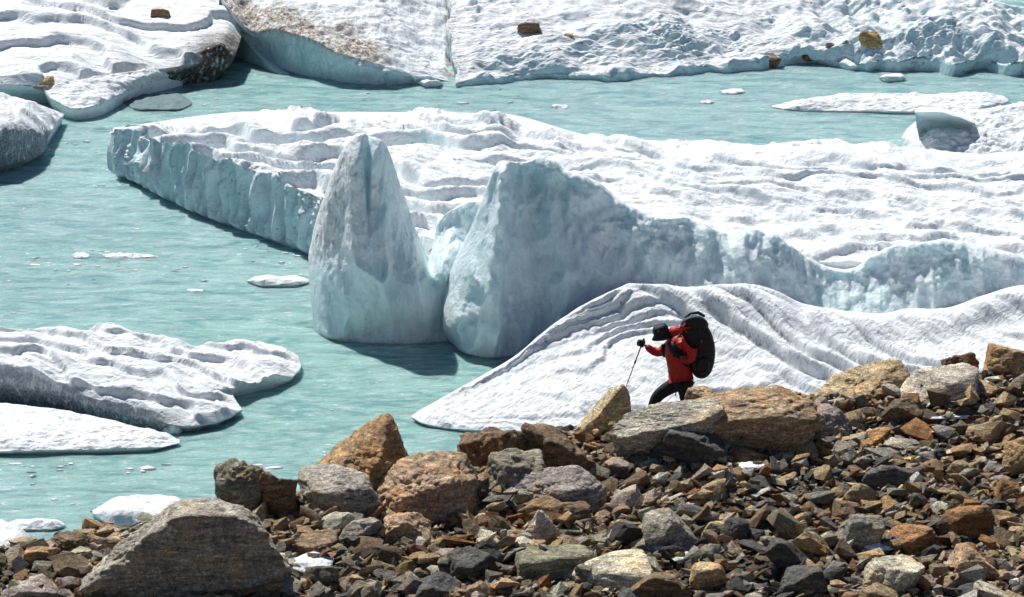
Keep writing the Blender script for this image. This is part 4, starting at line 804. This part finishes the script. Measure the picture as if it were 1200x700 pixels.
for px, py, s in cands:
    p = on_ground(px, py); k = rng.integers(len(protos)); me, shape = protos[k]
    o = bpy.data.objects.new('rock', me); COL.objects.link(o)
    mpp = math.hypot(p[1], CAM_H - p[2]) / FPX; rad = s * mpp * .55
    o.scale = rad * rng.uniform(.85, 1.1, 3); o.rotation_euler = (rng.normal(0, .30), rng.normal(-.22, .30), rng.normal(0, .55) + (math.pi if rng.random() < .5 else 0))
    o.location = (p[0], p[1], p[2] + rad * rng.uniform(.12, .34))
    col = names[rng.choice(len(names), p=prob)]; set_color(o, col, rng, .25)
    l = min(LAND, key=lambda L: (L[0][0] - px)**2 + ((L[0][1] - py) * 1.3)**2); dx, dyp = px - l[0][0], py - l[0][1]; dist = math.hypot(dx, dyp)
    hor = 'right' if dx > 0 else 'left'; ver = 'below' if dyp > 0 else 'above'
    if abs(dx) > 2.2 * abs(dyp): where = f'{hor} of'
    elif abs(dyp) > 2.2 * abs(dx): where = ver
    else: where = f'{ver} and {hor} of'
    size = 'large' if s > 38 else 'medium' if s > 27 else 'small' if s > 19 else 'very small'
    near = 'close' if dist < 55 else 'somewhat' if dist < 100 else 'well'
    lab = f'{size} {col} {shape} rock lying {near} {where} {l[1]}'
    tag(o, lab, 'rock', 'loose rocks of the moraine scree')
    used.setdefault(lab, []).append(o)
for lab, os_ in used.items():
    if len(os_) > 1:
        os_.sort(key=lambda o: to_px(o.location)[0])
        for i, o in enumerate(os_): o['label'] = lab.replace(' rock lying', [' rock, leftmost such,', ' rock, rightmost such,', ' rock, middle such,'][0 if i == 0 else 1 if i == len(os_) - 1 else 2])

# loose stones: one mesh
SM = []
for k in range(48):
    SM.append(hull_rock(900 + k, (1.35, .85, [.3, .45, .65, .8][k % 4]), 10 if k < 30 else 13, 0))
N = 56000
X = rng.uniform(-13, 13, N); yr = np.interp(X, RP[:, 0], RP[:, 1]); Y = rng.uniform(45.5, 1, N) if False else 45.5 + rng.random(N) * (yr + 3.0 - 45.5)
Zg = ground_z(X, Y); sz = np.exp(rng.normal(math.log(.045), .62, N)).clip(.014, .17)
cols = np.array([PAL[n] for n in names] + [PAL['white']]); pr = np.r_[prob * .975, .025]; pr /= pr.sum(); ci = rng.choice(len(cols), N, p=pr)
tintv = cols[ci] * rng.uniform(.6, 1.35, (N, 1)) * rng.uniform(.93, 1.07, (N, 3)); si = rng.integers(0, len(SM), N)
ax = rng.normal(0, .38, N); ay = rng.normal(-.2, .38, N); az = rng.normal(0, .6, N) + np.pi * (rng.random(N) < .5); lift = rng.uniform(-.1, .9, N)
Vs, Fs, Ts = [], [], []; off = 0
for k, (v, f) in enumerate(SM):
    idx = np.where(si == k)[0]
    if not len(idx): continue
    cz, sn = np.cos(az[idx]), np.sin(az[idx]); Rz = np.zeros((len(idx), 3, 3)); Rz[:, 0, 0] = cz; Rz[:, 0, 1] = -sn; Rz[:, 1, 0] = sn; Rz[:, 1, 1] = cz; Rz[:, 2, 2] = 1
    cx_, sx_ = np.cos(ax[idx]), np.sin(ax[idx]); Rx = np.zeros_like(Rz); Rx[:, 0, 0] = 1; Rx[:, 1, 1] = cx_; Rx[:, 1, 2] = -sx_; Rx[:, 2, 1] = sx_; Rx[:, 2, 2] = cx_
    cy_, sy_ = np.cos(ay[idx]), np.sin(ay[idx]); Ry = np.zeros_like(Rz); Ry[:, 1, 1] = 1; Ry[:, 0, 0] = cy_; Ry[:, 0, 2] = sy_; Ry[:, 2, 0] = -sy_; Ry[:, 2, 2] = cy_
    Rm = Ry @ Rx @ Rz
    st = rng.uniform(.75, 1.3, (len(idx), 1, 3))
    W = np.einsum('nij,nvj->nvi', Rm, v[None] * sz[idx, None, None] * st) + np.stack([X[idx], Y[idx], Zg[idx] + sz[idx] * lift[idx]], -1)[:, None]
    Vs.append(W.reshape(-1, 3)); Fs.append((f[None] + (np.arange(len(idx)) * len(v))[:, None, None] + off).reshape(-1, 3)); Ts.append(np.repeat(tintv[idx], len(v), 0)); off += len(idx) * len(v)
me = np_mesh('loose_stones', np.concatenate(Vs), np.concatenate(Fs), False, {'tint': np.concatenate(Ts)})
tag(link('loose_stones', me, M['scree']), 'countless small brown, grey and rusty stones covering the bank', None, None, 'stuff')

# ---- snow left between the rocks
M['snowpatch'] = ice_material('old_snow', speck=.6)
for k, (px, py, w, h, lab) in enumerate([(366, 668, 40, 24, 'white snow patch beside the right foot of the largest boulder'), (878, 552, 26, 12, 'small white snow patch below the brown humped rock'),
        (854, 532, 14, 14, 'little upright snow remnant against the slate boulder'), (1108, 493, 44, 8, 'thin white snow strip under the crest at right'), (1030, 646, 26, 12, 'small snow patch left of the rust-orange rock'),
        (640, 497, 20, 12, 'snow remnant on the crest below the mound tip'), (762, 522, 12, 16, 'narrow snow remnant at the left side of the slate boulder'), (768, 646, 22, 8, 'bright snow sliver at the foot of the pale-topped block')]):
    p = on_ground(px, py); mpp = math.hypot(p[1], CAM_H - p[2]) / FPX; D, F = ico(3)
    V = D * np.array([w * mpp * .62, h * mpp * 1.1, h * mpp * .26]); V = V * (1 + fbm(D * 1.6 + k * 9, 3, 3)[:, None] * .45)
    me = np_mesh('snow_patch', V, F, True); o = link('snow_patch', me, M['snowpatch']); o.location = p + np.array([0, 0, h * mpp * .16 + .05]); tag(o, lab, 'snow patch', 'snow patches among the rocks')

# ------------------------------------------------------------------ hiker
HY = 58.9
def hp(px, py, dy=0.0): return Vector(atY(px, py, HY + dy))
def skin(name, nodes, edges, mat, parent, levels=2, root=0):
    me = bpy.data.meshes.new(name); org = parent.location
    me.from_pydata([tuple(n[0] - org) for n in nodes], edges, []); me.update(); me.materials.append(mat)
    o = bpy.data.objects.new(name, me); COL.objects.link(o); o.parent = parent
    sk = o.modifiers.new('skin', 'SKIN'); sk.use_smooth_shade = True
    for i, n in enumerate(nodes):
        r = n[1]; r = (r, r) if isinstance(r, (int, float)) else r
        me.skin_vertices[0].data[i].radius = r; me.skin_vertices[0].data[i].use_root = (i == root)
    sb = o.modifiers.new('subdivision', 'SUBSURF'); sb.levels = levels; sb.render_levels = levels
    return o
def tubes(name, chains, mat, parent=None, seg=10):
    """round bars through points with radii; chains: list of [(Vector, r), ...]"""
    bm = bmesh.new(); org = parent.location if parent else Vector((0, 0, 0))
    for ch in chains:
        rings = []
        for i, (p, r) in enumerate(ch):
            d = (ch[min(i + 1, len(ch) - 1)][0] - ch[max(i - 1, 0)][0]).normalized(); s = d.orthogonal().normalized() if i == 0 else (s - d * s.dot(d)).normalized(); t2 = d.cross(s)
            rings.append([bm.verts.new(p - org + (s * math.cos(a) + t2 * math.sin(a)) * r) for a in [2 * math.pi * k / seg for k in range(seg)]])
        for a, b in zip(rings, rings[1:]):
            for k in range(seg): bm.faces.new((a[k], a[(k + 1) % seg], b[(k + 1) % seg], b[k]))
        bm.faces.new(rings[0][::-1]); bm.faces.new(rings[-1])
    for f in bm.faces: f.smooth = True
    bmesh.ops.recalc_face_normals(bm, faces=bm.faces)
    me = bpy.data.meshes.new(name); bm.to_mesh(me); bm.free(); me.materials.append(mat)
    o = bpy.data.objects.new(name, me); COL.objects.link(o)
    if parent: o.parent = parent
    return o
red = plain('red_jacket_fabric', (.50, .02, .014), .6, .5, 18); blk = plain('black_fabric', (.012, .012, .014), .75, .4, 25); trou = plain('dark_trouser_fabric', (.014, .014, .018), .8, .4, 22)
skinm = plain('skin', (.38, .22, .15), .6); packm = plain('black_pack_fabric', (.010, .010, .012), .6, .5, 16); metal = plain('pole_metal', (.10, .09, .09), .4, metal=.6); redp = plain('red_strap', (.5, .03, .02), .6)
soil = plain('boot_leather', (.05, .035, .025), .7)
feet = hp(790, 488); person = empty('person', feet, 'hiker in red jacket and black hat leaning forward, stepping left with one pole', 'person')
# body: pelvis, spine, neck, head, arms, legs as one surface
N_ = [(hp(801, 441), .115), (hp(799, 425), .125), (hp(796, 408), .14), (hp(789, 396), .075), (hp(781, 391), .085), (hp(774, 391, -.01), .075),
      (hp(791, 402, .18), .045), (hp(771, 415, .25), .028), (hp(755, 404.5, .2), .024), (hp(802, 402, -.20), .045), (hp(812, 420, -.27), .03), (hp(796, 418.5, -.25), .024),
      (hp(794, 446, .10), .095), (hp(770, 464, .12), .062), (hp(763, 487, .13), .045), (hp(755, 491, .13), .04), (hp(804, 447, -.09), .095), (hp(803, 470, -.1), .062), (hp(814, 491, -.1), .045), (hp(806, 496, -.1), .04)]
E_ = [(0, 1), (1, 2), (2, 3), (3, 4), (4, 5), (2, 6), (6, 7), (7, 8), (2, 9), (9, 10), (10, 11), (0, 12), (12, 13), (13, 14), (14, 15), (0, 16), (16, 17), (17, 18), (18, 19)]
skin('body', N_, E_, skinm, person)
# jacket
J = [(hp(798, 443), (.19, .20)), (hp(796, 430), (.20, .21)), (hp(793, 415), (.215, .23)), (hp(792, 402), (.20, .22)), (hp(786, 393), .12),
     (hp(787, 403, .2), .10), (hp(778, 411, .24), .098), (hp(769, 414, .25), .088), (hp(761, 409, .22), .068), (hp(757, 405, .2), .055),
     (hp(803, 400, -.22), .10), (hp(810, 411, -.27), .095), (hp(812, 421, -.28), .088), (hp(804, 424, -.27), .072), (hp(797, 419, -.25), .055)]
skin('jacket', J, [(0, 1), (1, 2), (2, 3), (3, 4), (3, 5), (5, 6), (6, 7), (7, 8), (8, 9), (3, 10), (10, 11), (11, 12), (12, 13), (13, 14)], red, person, root=1)
T_ = [(hp(799, 445), (.13, .15)), (hp(793, 450, .08), .14), (hp(781, 456, .12), .13), (hp(770, 464, .13), .115), (hp(765, 475, .14), .09), (hp(763, 486, .14), .075),
      (hp(802, 452, -.09), .15), (hp(804, 461, -.1), .13), (hp(804, 471, -.1), .11), (hp(809, 482, -.1), .08), (hp(814, 490, -.1), .075)]
skin('trousers', T_, [(0, 1), (1, 2), (2, 3), (3, 4), (4, 5), (0, 6), (6, 7), (7, 8), (8, 9), (9, 10)], trou, person)
for dx, dy, px, py in ((0, .14, 762, 488), (0, -.1, 813, 493)):
    skin('boot', [(hp(px + 1, py - 2, dy), .07), (hp(px, py + 4, dy), .065), (hp(px - 6, py + 6, dy), .055), (hp(px - 13, py + 7, dy), .045)], [(0, 1), (1, 2), (2, 3)], soil, person, 1)
# face: nose, ear, eyes under the brim
tubes('nose', [[(hp(770, 394, 0), .018), (hp(767, 397.5, 0), .016)]], skinm, person, 8)
tubes('ear', [[(hp(779, 394, -.095), .024), (hp(779, 396.5, -.10), .018)]], skinm, person, 8)
def glove(hand, toward, mat, side):
    """palm with four curled fingers and a thumb round a bar at 'hand' whose direction is 'toward'"""
    d = toward.normalized(); s = d.cross(Vector((0, 1, 0))).normalized(); n = Vector((0, 1, 0)) * side
    ch = [[(hand + s * .06 + d * .05, .038), (hand + s * .05, .054), (hand + s * .04 - d * .05, .044)]]
    for i, L in enumerate((.9, 1.0, .96, .8)):
        c = hand + d * (.04 - .027 * i)
        ch.append([(c + s * .03 + n * .03, .015), (c + n * .034 * L, .0145), (c - s * .030 * L + n * .016, .013), (c - s * .030 * L - n * .014, .0115)])
    ch.append([(hand + s * .035 - n * .025 + d * .02, .016), (hand - n * .034 + d * .045, .014), (hand - s * .022 - n * .018 + d * .055, .012)])
    return tubes('glove', ch, mat, person, 8)
pole_top = hp(753.5, 400, .2); pole_tip = hp(730, 463, .15)
glove(hp(753, 403, .2), pole_top - pole_tip, blk, -1); glove(hp(795, 416, -.27), Vector((.3, 0, 1)), blk, -1)
# hat
def lathe(name, prof, mat, parent, loc, up, seg=28, squash=1.0):
    bm = bmesh.new(); q = Vector((0, 0, 1)).rotation_difference(up.normalized()); rings = []
    for r, z in prof: rings.append([bm.verts.new(q @ Vector((r * math.cos(a), r * squash * math.sin(a), z + (.010 * math.sin(2 * a) if r > .13 else 0))) + loc - parent.location) for a in [2 * math.pi * k / seg for k in range(seg)]])
    for a, b in zip(rings, rings[1:]):
        for k in range(seg): bm.faces.new((a[k], a[(k + 1) % seg], b[(k + 1) % seg], b[k]))
    bm.faces.new(rings[0]); bm.faces.new(rings[-1])
    for f in bm.faces: f.smooth = True
    bmesh.ops.recalc_face_normals(bm, faces=bm.faces)
    me = bpy.data.meshes.new(name); bm.to_mesh(me); bm.free(); me.materials.append(mat); o = bpy.data.objects.new(name, me); COL.objects.link(o); o.parent = parent; return o
lathe('hat', [(.10, .01), (.185, -.06), (.192, -.052), (.138, .015), (.137, .06), (.132, .115), (.112, .15), (.075, .166), (.025, .17)], blk, person, hp(775.5, 391.5), Vector((-.30, -.06, 1)), squash=.95)
lathe('hat_badge', [(.002, 0), (.013, 0), (.012, .004), (.004, .005)], plain('badge_grey', (.3, .3, .32), .5), person, hp(771.5, 388.5, -.125), Vector((-.3, -1, 0)), 10)
tubes('hood', [[(hp(785, 392, .02), .06), (hp(788, 390), .10), (hp(793, 389), .115), (hp(798, 391, -.03), .10), (hp(802, 394, -.05), .06)]], red, person)
tubes('neck_gaiter', [[(hp(778, 393, 0), .05), (hp(782, 392, 0), .085), (hp(786, 391.5, 0), .10), (hp(790, 393, 0), .075)]], blk, person)
tubes('chest_pouch', [[(hp(784, 401, -.16), .05), (hp(790, 408, -.2), .10), (hp(796, 414, -.2), .09), (hp(799, 418, -.16), .05)]], blk, person)
tubes('chest_pouch', [[(hp(778, 404, .05), .05), (hp(779, 411, .05), .065), (hp(780, 418, .05), .045)]], blk, person)
tubes('waist_strap_tail', [[(hp(792, 447, -.18), .012), (hp(793, 456, -.19), .012), (hp(791.5, 464, -.19), .010)]], blk, person, 6)
tubes('shoulder_strap', [[(hp(797, 392, -.17), .022), (hp(791, 402, -.22), .024), (hp(795, 418, -.21), .022), (hp(806, 430, -.18), .02)]], blk, person, 8)
# backpack: its own outline swept across the back
pk = empty('backpack', hp(820, 443), 'bulky black backpack with a rounded top and red bits of gear on its shoulder side', 'backpack')
def pack(name, out, halfw, mat, y0=0.0, lev=2, bump=0.0):
    bm = bmesh.new(); cx = sum(p[0] for p in out) / len(out); cy = sum(p[1] for p in out) / len(out); rings = []
    prof = [(-1.0, .62), (-.88, .86), (-.55, .98), (0, 1.0), (.55, .98), (.88, .86), (1.0, .62)]
    for t_, s in prof: rings.append([bm.verts.new(hp(cx + (a - cx) * s, cy + (b - cy) * s, y0 + t_ * halfw) - pk.location) for a, b in out])
    n = len(out)
    for a, b in zip(rings, rings[1:]):
        for k in range(n): bm.faces.new((a[k], a[(k + 1) % n], b[(k + 1) % n], b[k]))
    bm.faces.new(rings[0]); bm.faces.new(rings[-1]); bmesh.ops.recalc_face_normals(bm, faces=bm.faces)
    for f in bm.faces: f.smooth = True
    me = bpy.data.meshes.new(name); bm.to_mesh(me); bm.free(); me.materials.append(mat); o = bpy.data.objects.new(name, me); COL.objects.link(o); o.parent = pk
    s_ = o.modifiers.new('subdivision', 'SUBSURF'); s_.levels = lev; s_.render_levels = lev; return o
pack('main_bag', [(799, 387), (806, 378), (822, 377), (831, 383), (836, 395), (839, 408), (838, 424), (834, 438), (826, 445), (815, 444), (809, 434), (806, 415), (801, 400)], .20, packm)
pack('lid', [(796, 382), (799, 375), (807, 370), (818, 369), (827, 373), (832, 381), (828, 389), (815, 387), (803, 391), (797, 389)], .21, packm)
pack('side_pocket', [(816, 420), (826, 418), (833, 423), (831, 437), (822, 441), (815, 435)], .07, packm, -.20, 1)
tubes('compression_strap', [[(hp(812, 402, -.2), .009), (hp(825, 398, -.225), .009), (hp(838, 402, -.15), .009)]], plain('webbing', (.03, .03, .032), .6), pk, 6)
tubes('seam_strap', [[(hp(802, 420, -.19), .010), (hp(818, 413, -.232), .010), (hp(838, 416, -.16), .010)], [(hp(818, 376, -.2), .010), (hp(820, 392, -.225), .010), (hp(822, 416, -.235), .010), (hp(820, 440, -.17), .010)]], bpy.data.materials['webbing'], pk, 6)
tubes('buckle', [[(hp(822, 398, -.235), .02), (hp(822, 402, -.24), .02)]], plain('buckle_grey', (.12, .12, .13), .4), pk, 6)
tubes('top_loop', [[(hp(803, 373, -.05), .02), (hp(809, 367.5, 0), .024), (hp(818, 366.5, .02), .028), (hp(826, 371, 0), .022)]], packm, pk, 8)
for a, b in (((797, 381), (805, 390)), ((803, 379), (797, 392)), ((799, 386), (809, 384)), ((793, 384), (800, 389))): tubes('red_cord', [[(hp(*a, -.22), .013), (hp((a[0] + b[0]) / 2, (a[1] + b[1]) / 2 - 1, -.235), .017), (hp(*b, -.22), .012)]], redp, pk, 6)
# pole
tp = empty('trekking_pole', pole_tip, 'thin trekking pole planted ahead of the hiker, held in the gloved hand', 'trekking pole')
dr = (pole_tip - pole_top)
tubes('shaft', [[(pole_top, .011), (pole_top + dr * .38, .011)], [(pole_top + dr * .38, .0095), (pole_top + dr * .7, .0085), (pole_top + dr * .99, .006)]], metal, tp, 8)
tubes('clamp', [[(pole_top + dr * .36, .017), (pole_top + dr * .41, .017)]], blk, tp, 8)
tubes('handle', [[(pole_top - dr * .05, .018), (pole_top + dr * .06, .017), (pole_top + dr * .12, .014)]], blk, tp, 8)
tubes('basket', [[(pole_top + dr * .93, .035), (pole_top + dr * .94, .035)]], blk, tp, 12)
print('objects', len(bpy.data.objects))
